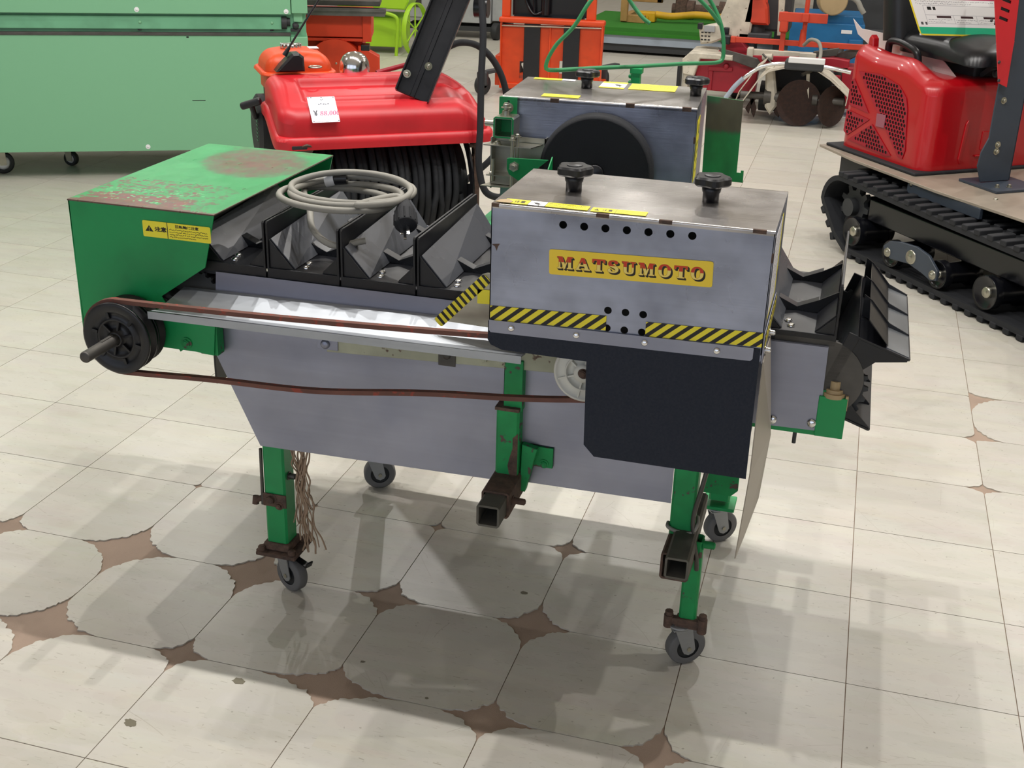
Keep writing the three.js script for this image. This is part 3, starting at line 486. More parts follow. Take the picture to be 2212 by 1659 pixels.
setPan(-1.394, 0.64, 0.5); setPan(-1.37, 0.52, 1.75);
for (let k = 0; k < 7; k++) setPan(-0.225 - 0.1436 * k, 0.53, PI);
ORG = MB;
put('chain', [box(-1.26, -0.1, 0.66, 0.672, 0.63, 0.645), box(-1.26, -0.1, 0.66, 0.672, 0.92, 0.935), box(-1.26, -0.1, 0.54, 0.552, 0.63, 0.645), box(-1.26, -0.1, 0.54, 0.552, 0.92, 0.935)], M.darkGrey, mach);
// right end --------------------------------------------------------------
const endp = put('end_cover', [prism([[-0.27, 0.672], [-0.114, 0.672], [-0.112, 0.53], [-0.118, 0.522], [-0.27, 0.519]], 'xy', 0.953, 0.955), box(-0.27, -0.114, 0.67, 0.672, 0.9, 0.955, 0.0005)], M.sheet, mach);
putEach('bolt', [screw([-0.188, 0.532, 0.955], [0, 0, 1], 0.008), screw([-0.124, 0.535, 0.955], [0, 0, 1], 0.008)], M.chrome, endp);
put('end_guide', [prism([...Array.from({ length: 15 }, (_, i) => { const a = PI / 2 - i / 14 * 2.4; return [-0.118 + 0.066 * Math.cos(a), 0.615 + 0.066 * Math.sin(a)]; }), [-0.16, 0.57], [-0.2, 0.66], [-0.2, 0.681]], 'xy', 0.945, 0.951)], M.dullIron, mach);
const blk = put('end_block', [box(-0.268, -0.0735, 0.512, 0.532, 0.93, 0.952, 0.001), box(-0.118, -0.0725, 0.514, 0.586, 0.93, 0.958, 0.0015)], M.green, mach);
put('bolt', [cyl([-0.095, 0.584, 0.944], [-0.095, 0.592, 0.944], 0.019, 0.019, 20), cyl([-0.095, 0.59, 0.944], [-0.095, 0.598, 0.944], 0.016, 0.015, 20), cyl([-0.095, 0.598, 0.944], [-0.095, 0.612, 0.944], 0.0115, 0.0115, 6), box(-0.076, -0.0715, 0.565, 0.59, 0.94, 0.957)], M.tan, blk);
put('stud', cyl([-0.149, 0.513, 0.94], [-0.149, 0.488, 0.94], 0.0035, 0.0035, 10), M.darkGrey, blk);

// front cover -------------------------------------------------------------
const CX0 = -0.64, CX1 = -0.2105, CY = 0.893, CZ0 = 0.855, CZ1 = 1.105;
const cov = put('front_cover', [(() => {
  const holes = [];
  for (let i = 0; i < 7; i++) holes.push(circ(-0.526 + 0.0327 * i, 0.8705 + 0.0006 * i, 0.0062, 20));
  for (const x of [-0.449, -0.4215, -0.394]) for (const y of [0.7425, 0.7135]) holes.push(circ(x, y, 0.006, 20));
  return prism([[CX0, 0.684], [CX0, CY - 0.0072], [CX1 - 0.0005, CY - 0.0072], [CX1, 0.69]], 'xy', CZ1 - 0.0015, CZ1, 0, holes.map((h) => h.reverse()));
})(), prism([[CX0, 0.7], [CX0, CY - 0.004], [CX0 + 0.0015, CY - 0.004], [CX0 + 0.0015, 0.7]], 'xy', CZ0, CZ1), prism([[CX1 - 0.0015, 0.7], [CX1 - 0.0015, CY - 0.004], [CX1, CY - 0.004], [CX1, 0.7]], 'xy', CZ0, CZ1), box(CX0, CX1, 0.8, CY, CZ0, CZ0 + 0.0015)], M.steel, mach, 'brushed steel front face of the cover');
put('cover_top', (() => { const p = [[CZ0, CY], ...Array.from({ length: 6 }, (_, i) => { const a = PI / 2 - i / 5 * PI / 2; return [CZ1 - 0.003 + 0.003 * Math.cos(a), CY - 0.003 + 0.003 * Math.sin(a)]; }), [CZ1, CY - 0.0072], [CZ1 - 0.0015, CY - 0.0072], [CZ1 - 0.0015, CY - 0.003], [CZ1 - 0.003, CY - 0.0015], [CZ0, CY - 0.0015]]; return prism(p, 'zy', CX0, CX1); })(), M.steelTop, cov);
putEach('weld_spot', [[-0.634, 0.012], [-0.466, 0.02], [-0.371, 0.02], [-0.233, 0.02]].map(([x, w]) => box(x - w / 2, x + w / 2, CY - 0.0055, CY + 0.0003, CZ1 - 0.005, CZ1 + 0.0003, 0.0005)), M.rust, cov);
putEach('weld_spot', [box(CX1 - 0.002, CX1 + 0.001, 0.845, 0.86, CZ1 - 0.004, CZ1 + 0.0005, 0.001), prism([[-0.638, 0.828], [-0.632, 0.829], [-0.625, 0.83], [-0.628, 0.825], [-0.63, 0.818], [-0.633, 0.825]], 'xy', CZ1, CZ1 + 0.0004)], M.rust, cov);
put('inner_case', [box(-0.63, -0.222, 0.705, 0.884, 0.87, 0.9, 0.001), box(-0.56, -0.3, 0.66, 0.86, 0.98, 1.03, 0.002)], M.darkGrey, cov);
function knob(x, y, z, parent, turn) {
  const n = 64, pts = Array.from({ length: n }, (_, i) => { const a = i / n * 2 * PI, r = 0.0275 + 0.0026 * Math.cos(5 * a + turn); return [x + r * Math.cos(a), z + r * Math.sin(a)]; });
  return put('knob', [prism(pts, 'xz', y + 0.026, y + 0.041, 0.003), lathe([[0, 0], [0.013, 0], [0.013, 0.014], [0.0145, 0.016], [0.016, 0.027], [0, 0.027]], [x, y, z], [0, 1, 0], 20), lathe([[0, 0.041], [0.013, 0.041], [0.012, 0.0425], [0, 0.043]], [x, y, z], [0, 1, 0], 20)], M.black, parent);
}
knob(-0.54, CY, 0.981, cov, 0.6); knob(-0.323, CY, 0.966, cov, 0.1);
put('fixing_strip', [prism([[CX0 + 0.001, 0.704], [CX0 + 0.001, 0.687], [CX0 + 0.004, 0.6835], [-0.226, 0.6905], [-0.2225, 0.694], [-0.2225, 0.7115]], 'xy', CZ1 + 0.0022, CZ1 + 0.0036)], M.sheet, cov);
putEach('screw', [[-0.602, 0.6945], [-0.496, 0.6965], [-0.388, 0.6985], [-0.277, 0.7]].map(([x, y]) => screw([x, y, CZ1 + 0.0036], [0, 0, 1], 0.0055)), M.chrome, cov);
put('rubber_flap', [prism([[-0.641, 0.702], [-0.641, 0.67], [-0.636, 0.662], [-0.617, 0.655], [-0.478, 0.654], [-0.475, 0.509], [-0.457, 0.49], [-0.212, 0.491], [-0.2125, 0.711]], 'xy', CZ1, CZ1 + 0.002)], M.flap, cov, 'dark rubber flap hanging from the cover');
function hazard(ctx, w, h, step, lean) { ctx.fillStyle = '#f8e638'; ctx.fillRect(0, 0, w, h); ctx.fillStyle = '#17161a'; for (let x = -h * 2; x < w + h; x += step) { ctx.beginPath(); ctx.moveTo(x, h); ctx.lineTo(x + step * 0.45, h); ctx.lineTo(x + step * 0.45 + h * lean, 0); ctx.lineTo(x + h * lean, 0); ctx.fill(); } }
const hazTex = canvasTex(1024, 128, (g, w, h) => hazard(g, w, h, 118, 1.25));
decal('warning_tape', [CX0 + 0.002, 0.7035, CZ1], [-0.4505, 0.7095, CZ1], [CX0 + 0.002, 0.7275, CZ1], hazTex, cov, 'yellow and black striped tape', 0.0005);
decal('warning_tape', [-0.3885, 0.7085, CZ1], [-0.2115, 0.7135, CZ1], [-0.3885, 0.7315, CZ1], hazTex, cov, 'yellow and black striped tape', 0.0005);
// the name plate
const nameTex = canvasTex(1536, 256, (g, w, h) => {
  g.fillStyle = '#ffdc40'; g.fillRect(0, 0, w, h);
  const word = 'MATSUMOTO', x0 = 62, x1 = 1470, wide = [1.25, 1.1, 1, 0.92, 1.06, 1.25, 1.06, 1, 1.06], tot = wide.reduce((a, b) => a + b, 0); let x = x0;
  g.textAlign = 'center'; g.textBaseline = 'alphabetic'; g.font = 'bold 170px serif';
  [...word].forEach((ch, i) => {
    const cw = (x1 - x0) * wide[i] / tot, mw = g.measureText(ch).width, cx = x + cw / 2;
    const draw = (dx, dy, fill, stroke) => { g.save(); g.translate(cx + dx, 188 + dy); g.scale(cw * 0.86 / mw, 1); g.lineJoin = 'round'; if (stroke) { g.strokeStyle = fill; g.lineWidth = stroke; g.strokeText(ch, 0, 0); } g.fillStyle = fill; g.fillText(ch, 0, 0); g.restore(); };
    for (let k = 16; k >= 2; k -= 2) draw(k, k, '#15120f', 7);
    draw(0, 0, '#c8921c', 7);
    g.save(); g.beginPath(); g.rect(0, 0, w, 122); g.clip(); draw(0, 0, '#d23a22', 2); g.restore();
    g.save(); g.beginPath(); g.rect(0, 122, w, h); g.clip(); draw(0, 0, '#fbe27a', 1); g.restore();
    x += cw;
  });
});
decal('name_plate', [-0.5445, 0.7905, CZ1], [-0.2935, 0.7985, CZ1], [-0.5458, 0.8305, CZ1], nameTex, cov, 'yellow name plate with red and cream letters', 0.004);
// small warning stickers --------------------------------------------------
const STROKES = {
  chu: [[.1, .12, .25, .24], [.04, .4, .2, .5], [.05, .96, .28, .62], [.6, .02, .67, .14], [.38, .26, .96, .26], [.42, .56, .93, .56], [.34, .93, 1, .93], [.67, .26, .67, .93]],
  i: [[.5, 0, .5, .1], [.14, .12, .86, .12], [.32, .16, .38, .26], [.68, .16, .62, .26], [.02, .3, .98, .3], [.24, .39, .76, .39], [.24, .39, .24, .66], [.76, .39, .76, .66], [.24, .52, .76, .52], [.24, .66, .76, .66], [.14, .76, .06, .96], [.3, .75, .32, .96], [.32, .96, .72, .96], [.72, .96, .76, .84], [.48, .74, .55, .85], [.82, .76, .95, .92]],
  kai: [[.1, .06, .9, .06], [.1, .06, .1, .96], [.9, .06, .9, .96], [.1, .94, .9, .94], [.34, .32, .66, .32], [.34, .32, .34, .68], [.66, .32, .66, .68], [.34, .68, .66, .68]],
  ten: [[.06, .15, .5, .15], [.1, .3, .46, .3], [.1, .3, .1, .62], [.46, .3, .46, .62], [.1, .46, .46, .46], [.1, .62, .46, .62], [.02, .78, .54, .78], [.28, .02, .28, 1], [.62, .2, .94, .2], [.56, .45, 1, .45], [.76, .45, .62, .9], [.62, .9, .95, .84], [.86, .64, .98, .96]],
  jiku: [[.06, .15, .5, .15], [.1, .3, .46, .3], [.1, .3, .1, .62], [.46, .3, .46, .62], [.1, .46, .46, .46], [.1, .62, .46, .62], [.02, .78, .54, .78], [.28, .02, .28, 1], [.6, .3, .98, .3], [.6, .3, .6, .96], [.98, .3, .98, .96], [.6, .62, .98, .62], [.6, .96, .98, .96], [.79, .05, .79, .96]],
  ni: [[.14, .1, .08, .9], [.45, .25, .9, .22], [.42, .8, .92, .85]],
};
function glyphs(g, list, x, y, s, lw) { g.strokeStyle = '#161410'; g.lineWidth = lw; g.lineCap = 'round'; list.forEach((k, i) => STROKES[k].forEach(([a, b, c, d]) => { g.beginPath(); g.moveTo(x + i * s * 1.12 + a * s, y + b * s); g.lineTo(x + i * s * 1.12 + c * s, y + d * s); g.stroke(); })); }
const smallText = (g, x, y, w, rows, step, lw, col = 'rgba(60,50,20,0.75)') => { g.strokeStyle = col; g.lineWidth = lw; for (let r = 0; r < rows; r++) for (let q = x; q < x + w * (r === rows - 1 ? 0.7 : 1); q += lw * 2.4) { g.beginPath(); g.moveTo(q, y + r * step + rr(-1, 1)); g.lineTo(q + lw * rr(0.8, 1.8), y + r * step + rr(-lw, lw)); g.stroke(); } };
const triSign = (g, x, y, s) => { g.fillStyle = '#161410'; g.beginPath(); g.moveTo(x + s / 2, y); g.lineTo(x + s, y + s * 0.92); g.lineTo(x, y + s * 0.92); g.fill(); g.fillStyle = '#fff03c'; g.beginPath(); g.moveTo(x + s * 0.47, y + s * 0.3); g.lineTo(x + s * 0.53, y + s * 0.3); g.lineTo(x + s * 0.515, y + s * 0.66); g.lineTo(x + s * 0.485, y + s * 0.66); g.fill(); g.beginPath(); g.arc(x + s * 0.5, y + s * 0.77, s * 0.05, 0, 7); g.fill(); };
const hand = (g, x, y, s) => { g.strokeStyle = '#222'; g.fillStyle = '#333'; g.lineWidth = s * 0.05; g.beginPath(); g.ellipse(x + s * 0.5, y + s * 0.5, s * 0.26, s * 0.14, 0.4, 0, 7); g.fill(); for (let k = 0; k < 4; k++) { g.beginPath(); g.moveTo(x + s * 0.6, y + s * (0.45 + k * 0.06)); g.lineTo(x + s * (0.9 - 0.05 * k), y + s * (0.5 + 0.13 * k)); g.stroke(); } g.beginPath(); g.moveTo(x + s * 0.1, y + s * 0.25); g.lineTo(x + s * 0.4, y + s * 0.5); g.stroke(); };
const cautionTex = canvasTex(768, 224, (g, w, h) => {
  g.fillStyle = '#fff03c'; g.fillRect(0, 0, w, h); g.fillStyle = '#161410'; g.fillRect(278, 0, 8, h);
  triSign(g, 28, 62, 92); glyphs(g, ['chu', 'i'], 138, 74, 62, 10); glyphs(g, ['kai', 'ten', 'jiku', 'ni', 'chu', 'i'], 372, 22, 40, 6);
  smallText(g, 308, 92, 430, 4, 33, 9);
});
const strip3Tex = canvasTex(1024, 128, (g, w, h) => { g.fillStyle = '#fff03c'; g.fillRect(0, 0, w, h); g.fillStyle = '#fbfbfb'; g.fillRect(300, 0, 210, h); g.fillStyle = '#161410'; g.fillRect(296, 0, 6, h); g.fillRect(508, 0, 6, h); glyphs(g, ['chu', 'i'], 120, 34, 64, 10); hand(g, 330, 0, 140); smallText(g, 536, 30, 450, 3, 36, 10); });
const strip2Tex = canvasTex(1024, 200, (g, w, h) => { g.fillStyle = '#fff03c'; g.fillRect(0, 0, w, h); g.fillStyle = '#161410'; g.fillRect(452, 0, 8, h); triSign(g, 40, 50, 110); glyphs(g, ['chu', 'i'], 200, 56, 92, 13); smallText(g, 490, 50, 490, 3, 50, 11); });
const textTex = canvasTex(768, 200, (g, w, h) => { g.fillStyle = '#fff03c'; g.fillRect(0, 0, w, h); smallText(g, 60, 56, 640, 3, 46, 11); });
const handTex = canvasTex(384, 256, (g, w, h) => { g.fillStyle = '#fff03c'; g.fillRect(0, 0, w, h); g.fillStyle = '#fbfbfb'; g.fillRect(0, 62, w, 150); hand(g, 170, 30, 190); smallText(g, 60, 30, 260, 1, 30, 9); });
const strip3w = canvasTex(512, 96, (g, w, h) => { g.fillStyle = '#fff03c'; g.fillRect(0, 0, w, h); g.fillStyle = '#fbfbfb'; g.fillRect(350, 0, 162, h); g.fillStyle = '#333'; g.fillRect(410, 40, 50, 26); });
decal('warning_sticker', [-1.331, 0.735, 0.9855], [-1.195, 0.735, 0.9855], [-1.331, 0.765, 0.9855], cautionTex, hood, 'yellow caution sticker on the hood');
decal('warning_sticker', [-0.624, CY, 1.098], [-0.492, CY, 1.096], [-0.624, CY, 1.073], strip3Tex, cov, 'long yellow and white caution sticker', 0.001);
decal('warning_sticker', [-0.487, CY, 1.0975], [-0.403, CY, 1.0945], [-0.487, CY, 1.0745], strip2Tex, cov, 'yellow caution sticker', 0.001);
put('peeling_corner', prism([[-0.636, 1.1], [-0.612, 1.1], [-0.61, 1.09], [-0.62, 1.078], [-0.632, 1.086]], 'xz', CY + 0.0014, CY + 0.0022), M.tan, cov);
// side of the cover: sticker, slanted edge plate with bolts, hanging clear curtain
const noteTex = canvasTex(256, 512, (g, w, h) => { g.fillStyle = '#f3f1f6'; g.fillRect(0, 0, w, h); g.fillStyle = '#fff03c'; g.fillRect(w - 40, 0, 40, h); g.fillRect(0, h - 26, w, 26); smallText(g, 26, 60, 180, 8, 48, 9, 'rgba(60,60,70,0.5)'); });
decal('side_sticker', [CX1, 0.75, 1.085], [CX1, 0.75, 0.94], [CX1, 0.88, 1.085], noteTex, cov, 'white and yellow sticker on the cover side', 0.002);
put('edge_plate', [prism([[1.107, 0.688], [1.107, 0.735], [0.9, 0.735], [0.88, 0.7], [0.88, 0.688]], 'zy', CX1 + 0.0008, CX1 + 0.0026, 0.0004)], M.sheet, cov);
decal('warning_tape', [CX1 + 0.0026, 0.71, 1.106], [CX1 + 0.0026, 0.712, 0.9], [CX1 + 0.0026, 0.732, 1.106], hazTex, cov, 'striped tape along the cover side', 0.0005);
putEach('side_bolt', [0.925, 0.99, 1.07].map((z) => bolt([CX1 + 0.0026, 0.697, z], [1, 0, 0], 0.005, 0.008)), M.chrome, cov);
put('side_curtain', (() => { const q = fin(prism([[1.107, 0.69], [1.107, 0.5], [1.107, 0.345], [1.06, 0.365], [1.0, 0.405], [0.99, 0.52], [0.985, 0.69]], 'zy', CX1 + 0.003, CX1 + 0.0046)), p = q.attributes.position; for (let i = 0; i < p.count; i++) p.setX(i, p.getX(i) + (1.107 - p.getZ(i)) * 0.17 * sstep(0.7, 0.6, p.getY(i)) - 0.008 * sstep(0.5, 0.34, p.getY(i))); q.computeVertexNormals(); return q; })(), M.curtain, cov, 'worn plastic side curtain');
// triangular guard plate with striped tape beside the cover
const guard = put('corner_guard', prism([[-0.77, 0.651], [-0.684, 0.742], [-0.676, 0.745], [-0.64, 0.745], [-0.64, 0.648]], 'xy', 0.999, 1.001), M.zinc, mach);
{
  const a = [-0.7695, 0.652, 1.001], b = [-0.682, 0.7435, 1.001], u = V(b[0] - a[0], b[1] - a[1], 0).normalize(), n = [-u.y, u.x];
  decal('warning_tape', [a[0] - n[0] * 0.019, a[1] - n[1] * 0.019, 1.001], [b[0] - n[0] * 0.019, b[1] - n[1] * 0.019, 1.001], a, canvasTex(1024, 160, (g, w, h) => hazard(g, w, h, 92, 0.05)), guard, 'yellow and black striped tape', 0.006);
  decal('warning_sticker', [-0.692, 0.69, 1.001], [-0.642, 0.692, 1.001], [-0.692, 0.715, 1.001], canvasTex(256, 112, (g, w, h) => { g.fillStyle = '#fff03c'; g.fillRect(0, 0, w, h); hand(g, 130, 0, 110); }), guard, 'yellow hand warning sticker', 0.001);
}
// ---------------------------------------------------------------- rear cutting unit of the same machine (turned about 5 degrees)
{
  const th = 0.06, at = (g) => { g = fin(g); g.rotateY(th); return g.translate(-0.893, 0, 0.19); };   // local: x 0..0.438, front face z = 0, back z = -0.28
  const rc = put('rear_cover', [at(prism([[0, 0.6], [0, 0.889], [0.438, 0.889], [0.438, 0.6]], 'xy', -0.0015, 0)), at(box(0, 0.0015, 0.6, 0.889, -0.28, 0)), at(box(0.4365, 0.438, 0.6, 0.889, -0.28, 0)), at(box(0, 0.438, 0.6, 0.889, -0.28, -0.2785))], M.steel, mach, 'steel face of the rear cover');
  put('cover_top', at((() => { const p = [[-0.28, 0.893], ...Array.from({ length: 6 }, (_, i) => { const a = PI / 2 - i / 5 * PI / 2; return [-0.004 + 0.004 * Math.cos(a), 0.889 + 0.004 * Math.sin(a)]; }), [0, 0.884], [-0.0015, 0.884], [-0.0015, 0.889], [-0.28, 0.8915]]; return prism(p, 'zy', 0, 0.438); })()), M.steelTop, rc);
  putEach('weld_spot', [[0.12, 0.02], [0.29, 0.02], [0.415, 0.02]].map(([x, w]) => at(box(x - w / 2, x + w / 2, 0.884, 0.8935, -0.006, 0.0006, 0.001))).concat([at(box(0.435, 0.439, 0.815, 0.83, -0.006, 0.0006, 0.001))]), M.rust, rc);
  const kn = (x, z) => { const c = V(x, 0, z).applyAxisAngle(V(0, 1, 0), th); knob(c.x - 0.893, 0.893, c.z + 0.19, rc, 0.3); };
  kn(0.164, -0.174); kn(0.42, -0.166);
  const dc = (a, b, d, tex, l) => { const q = (p) => { const c = V(p[0], p[1], p[2]).applyAxisAngle(V(0, 1, 0), th); return [c.x - 0.893, c.y, c.z + 0.19]; }; decal('warning_sticker', q(a), q(b), q(d), tex, rc, l, 0.001); };
  dc([0.02, 0.893, -0.25], [0.122, 0.893, -0.252], [0.02, 0.893, -0.272], strip3w, 'yellow and white sticker along the back edge');
  dc([0.19, 0.893, -0.185], [0.25, 0.893, -0.185], [0.19, 0.893, -0.275], handTex, 'square white and yellow sticker');
  dc([0.26, 0.893, -0.188], [0.37, 0.893, -0.188], [0.26, 0.893, -0.27], textTex, 'wide yellow text sticker');
  dc([0.085, 0.893, -0.02], [0.17, 0.893, -0.02], [0.085, 0.893, -0.055], textTex, 'small yellow sticker near the front edge');
  dc([0.438, 0.72, -0.03], [0.438, 0.72, -0.11], [0.438, 0.86, -0.03], cautionTex, 'yellow sticker on the right side');
  const disc = put('rubber_disc', at(lathe([[0, -0.002], [0.125, -0.002], [0.129, 0.004], [0.13, 0.02], [0.127, 0.034], [0.121, 0.039], [0.114, 0.037], [0.1, 0.034], [0.05, 0.034], [0, 0.034]], [0.226, 0.742, 0.004], [0, 0, 1], 72)), M.rubber, mach, 'large black rubber disc');
  put('disc_hub', at(lathe([[0, 0.034], [0.02, 0.034], [0.018, 0.044], [0, 0.045]], [0.226, 0.742, 0.004], [0, 0, 1], 24)), M.black, disc);
  // slotted green bracket, square tube and zinc guide box at the left
  const br = put('slotted_bracket', [prism([[-0.896, 0.8], [-0.896, 0.892], [-0.855, 0.892], [-0.855, 0.8]], 'xy', 0.199, 0.202, 0, [[[-0.877, 0.868], [-0.872, 0.868], [-0.872, 0.885], [-0.877, 0.885]]]), box(-0.897, -0.893, 0.7, 0.89, 0.06, 0.2)], M.green, mach);
  putEach('bolt', [bolt([-0.8735, 0.869, 0.202], [0, 0, 1], 0.0075, 0.012), bolt([-0.871, 0.856, 0.232], [0, 1, 0], 0.0095, 0.012), cyl([-0.871, 0.868, 0.232], [-0.871, 0.885, 0.232], 0.005, 0.005, 12), bolt([-0.871, 0.874, 0.232], [0, 1, 0], 0.008, 0.008), bolt([-0.896, 0.838, 0.235], [-1, 0, 0], 0.008, 0.022)], M.zinc, br);
  put('square_tube', sqTube([-0.871, 0.833, 0.2], [-0.871, 0.833, 0.252], 0.046, 0.004), M.zinc, br);
  put('tube_rim', sqTube([-0.871, 0.833, 0.2505], [-0.871, 0.833, 0.2525], 0.0465, 0.0035), M.green, br);
  const gb = put('guide_box', [prism([[-0.915, 0.258], [-0.805, 0.258], [-0.79, 0.21], [-0.9, 0.21]], 'xz', 0.792, 0.794), box(-0.902, -0.784, 0.7, 0.806, 0.203, 0.205), box(-0.787, -0.784, 0.69, 0.806, 0.17, 0.205), box(-0.905, -0.902, 0.69, 0.806, 0.17, 0.235), prism([[-0.91, 0.25], [-0.8, 0.25], [-0.79, 0.2], [-0.9, 0.2]], 'xz', 0.722, 0.724), prism([[-0.92, 0.26], [-0.81, 0.26], [-0.79, 0.2], [-0.9, 0.2]], 'xz', 0.699, 0.701), box(-0.9, -0.8, 0.702, 0.722, 0.238, 0.24)], M.zinc, mach);
  putEach('bolt', [bolt([-0.885, 0.794, 0.245], [0, 1, 0], 0.007, 0.006), cyl([-0.847, 0.82, 0.258], [-0.847, 0.66, 0.258], 0.004, 0.004, 10), cyl([-0.838, 0.815, 0.25], [-0.838, 0.74, 0.25], 0.004, 0.004, 10), bolt([-0.847, 0.808, 0.258], [0, 1, 0], 0.006, 0.006), bolt([-0.838, 0.815, 0.25], [0, 1, 0], 0.006, 0.006), bolt([-0.847, 0.745, 0.258], [0, 1, 0], 0.006, 0.006), cyl([-0.895, 0.76, 0.245], [-0.895, 0.71, 0.245], 0.004, 0.004, 8), bolt([-0.897, 0.725, 0.24], [-1, 0, 0], 0.006, 0.006)], M.zinc, gb);
  const lv = put('pivot_plate', [prism([[-0.857, 0.768], [-0.852, 0.77], [-0.762, 0.7725], [-0.79, 0.748], [-0.82, 0.715], [-0.852, 0.733], [-0.857, 0.745]], 'xy', 0.262, 0.265, 0.0005), prism([[0.265, 0.772], [0.265, 0.735], [0.31, 0.735], [0.31, 0.745]].map((p) => [p[0] - 0.04, p[1]]), 'zy', -0.764, -0.7615)], M.green, mach);
  put('bolt', [bolt([-0.839, 0.752, 0.265], [0, 0, 1], 0.0115, 0.008, false), cyl([-0.839, 0.752, 0.272], [-0.839, 0.752, 0.281], 0.0055, 0.0055, 12)], M.zinc, lv);
  put('hanging_plate', box(-0.885, -0.83, 0.56, 0.695, 0.2, 0.203), M.sheet, mach);
  put('rear_frame', [bar([-0.87, 0.6, 0.44], [-0.87, 0.6, -0.2], 0.04, 0.04), bar([-0.5, 0.6, 0.44], [-0.5, 0.6, -0.2], 0.04, 0.04), bar([-0.87, 0.6, -0.1], [-0.4, 0.6, -0.1], 0.04, 0.04)], M.green, mach);
  put('rear_plate', prism([[-0.456, 0.8945], [-0.373, 0.889], [-0.372, 0.7225], [-0.3625, 0.7225], [-0.3625, 0.728], [-0.356, 0.728], [-0.3555, 0.7], [-0.452, 0.7]], 'xy', -0.002, 0.001), M.greenBrown, mach, 'green back plate, its upper half brown');
  put('rear_plate_arm', [bar([-0.42, 0.72, -0.01], [-0.42, 0.6, -0.1], 0.03, 0.02)], M.green, mach);
  // hoop of green rod on a post behind
  const hp = put('hoop_post', [box(-0.6795, -0.6575, 0.6, 0.907, -0.26, -0.238, 0.002), box(-0.684, -0.653, 0.895, 0.909, -0.262, -0.236, 0.002), bolt([-0.68, 0.887, -0.25], [-1, 0, 0], 0.006, 0.007), bolt([-0.68, 0.871, -0.25], [-1, 0, 0], 0.006, 0.007), bar([-0.6685, 0.61, -0.25], [-0.6685, 0.61, -0.1], 0.03, 0.03)], M.green, mach);
  putEach('hoop_rod', [tube([[-0.668, 0.912, -0.25], [-0.76, 0.9115, -0.18], [-0.862, 0.911, -0.103], [-0.8675, 0.914, -0.1], [-0.866, 0.93, -0.1], [-0.846, 0.969, -0.1], [-0.802, 1.018, -0.1], [-0.765, 1.08, -0.11], [-0.715, 1.14, -0.18], [-0.63, 1.15, -0.29], [-0.555, 1.11, -0.37], [-0.513, 1.06, -0.4], [-0.486, 1.012, -0.4], [-0.474, 0.965, -0.4], [-0.4725, 0.925, -0.4], [-0.476, 0.9185, -0.397], [-0.57, 0.915, -0.325], [-0.668, 0.912, -0.25]], 0.0052, 8, 220), tube([[-0.635, 1.024, -0.2], [-0.652, 1.035, -0.2], [-0.69, 1.075, -0.205], [-0.72, 1.13, -0.18]], 0.005, 8, 40), tube([[-0.487, 1.012, -0.39], [-0.51, 1.045, -0.36], [-0.545, 1.08, -0.34], [-0.62, 1.148, -0.3]], 0.005, 8, 40)], M.greenDull, hp);
}
ORG = [0, 0, 0];

// ---------------------------------------------------------------- power cord coiled on the trays
{
  const c = [-1.017, 0.792, 0.815]; ORG = [c[0], 0.775, c[2]];
  const t = thing('power_cord', 'coiled grey power cord with a black plug lying across the black conveyor trays', 'cord', ORG.slice());
  const pts = [], N = 3.6 * 26;
  for (let i = 0; i <= N; i++) { const a = -2.3 + i / 26 * 2 * PI, k = Math.floor(i / 26), rx = 0.116 - 0.008 * Math.sin(k * 2.1 + 0.4), rz = 0.098 + 0.006 * Math.cos(k * 1.7), ox = [0, 0.016, 0.024, 0.034][k] + (i % 26) / 26 * 0.008, oz = [0.008, -0.002, -0.012, 0.004][k];
    pts.push([c[0] + ox - 0.012 + rx * Math.cos(a) + 0.02 * Math.sin(a), c[1] + 0.0135 * (i / 26) * 0.55 + 0.006 * Math.sin(a * 1 + k), c[2] + oz + rz * Math.sin(a)]); }
  const e = pts[0]; const start = [[-0.935, 0.745, 0.9], [-0.985, 0.738, 0.925], [-1.035, 0.752, 0.9], [-1.075, 0.775, 0.83]];
  const last = pts[pts.length - 1];
  put('cord', tube([...start, ...pts.filter((_, i) => i % 3 === 0), [-0.9, 0.812, 0.83], [-0.876, 0.806, 0.858]], 0.0062, 10, 420), M.cable, t);
  put('tape', [cyl([-1.068, 0.806, 0.727], [-1.045, 0.808, 0.722], 0.0115, 0.0115, 14), cyl([-1.082, 0.8, 0.73], [-1.068, 0.803, 0.727], 0.0095, 0.0095, 14)], M.black, t);
  put('white_tape', cyl([-1.086, 0.801, 0.731], [-1.069, 0.805, 0.7275], 0.0119, 0.0119, 14), M.white, t);
  const pl = put('plug', [lathe([[0, 0], [0.009, 0], [0.011, 0.006], [0.017, 0.02], [0.0195, 0.03], [0.0205, 0.056], [0.0185, 0.06], [0, 0.06]], [-0.879, 0.81, 0.85], [0.32, -0.5, 0.75], 24), ...Array.from({ length: 12 }, (_, i) => { const a = i / 12 * 2 * PI, q = basisTo(V(0.32, -0.5, 0.75)), p = V(0.0195 * Math.cos(a), 0.03, 0.0195 * Math.sin(a)).applyQuaternion(q), r = V(0.0205 * Math.cos(a), 0.055, 0.0205 * Math.sin(a)).applyQuaternion(q); return cyl([-0.879 + p.x, 0.81 + p.y, 0.85 + p.z], [-0.879 + r.x, 0.81 + r.y, 0.85 + r.z], 0.0016, 0.0016, 5); })], M.rubber, t);
  putEach('prong', [[-0.006, 0], [0.006, 0.002], [0, -0.008]].map(([dx, dy]) => bar([-0.861 + dx, 0.778 + dy, 0.898], [-0.8545 + dx, 0.768 + dy, 0.913], 0.005, 0.0015, [0, 1, 0], 0)), M.chrome, pl);
  ORG = [0, 0, 0];
}
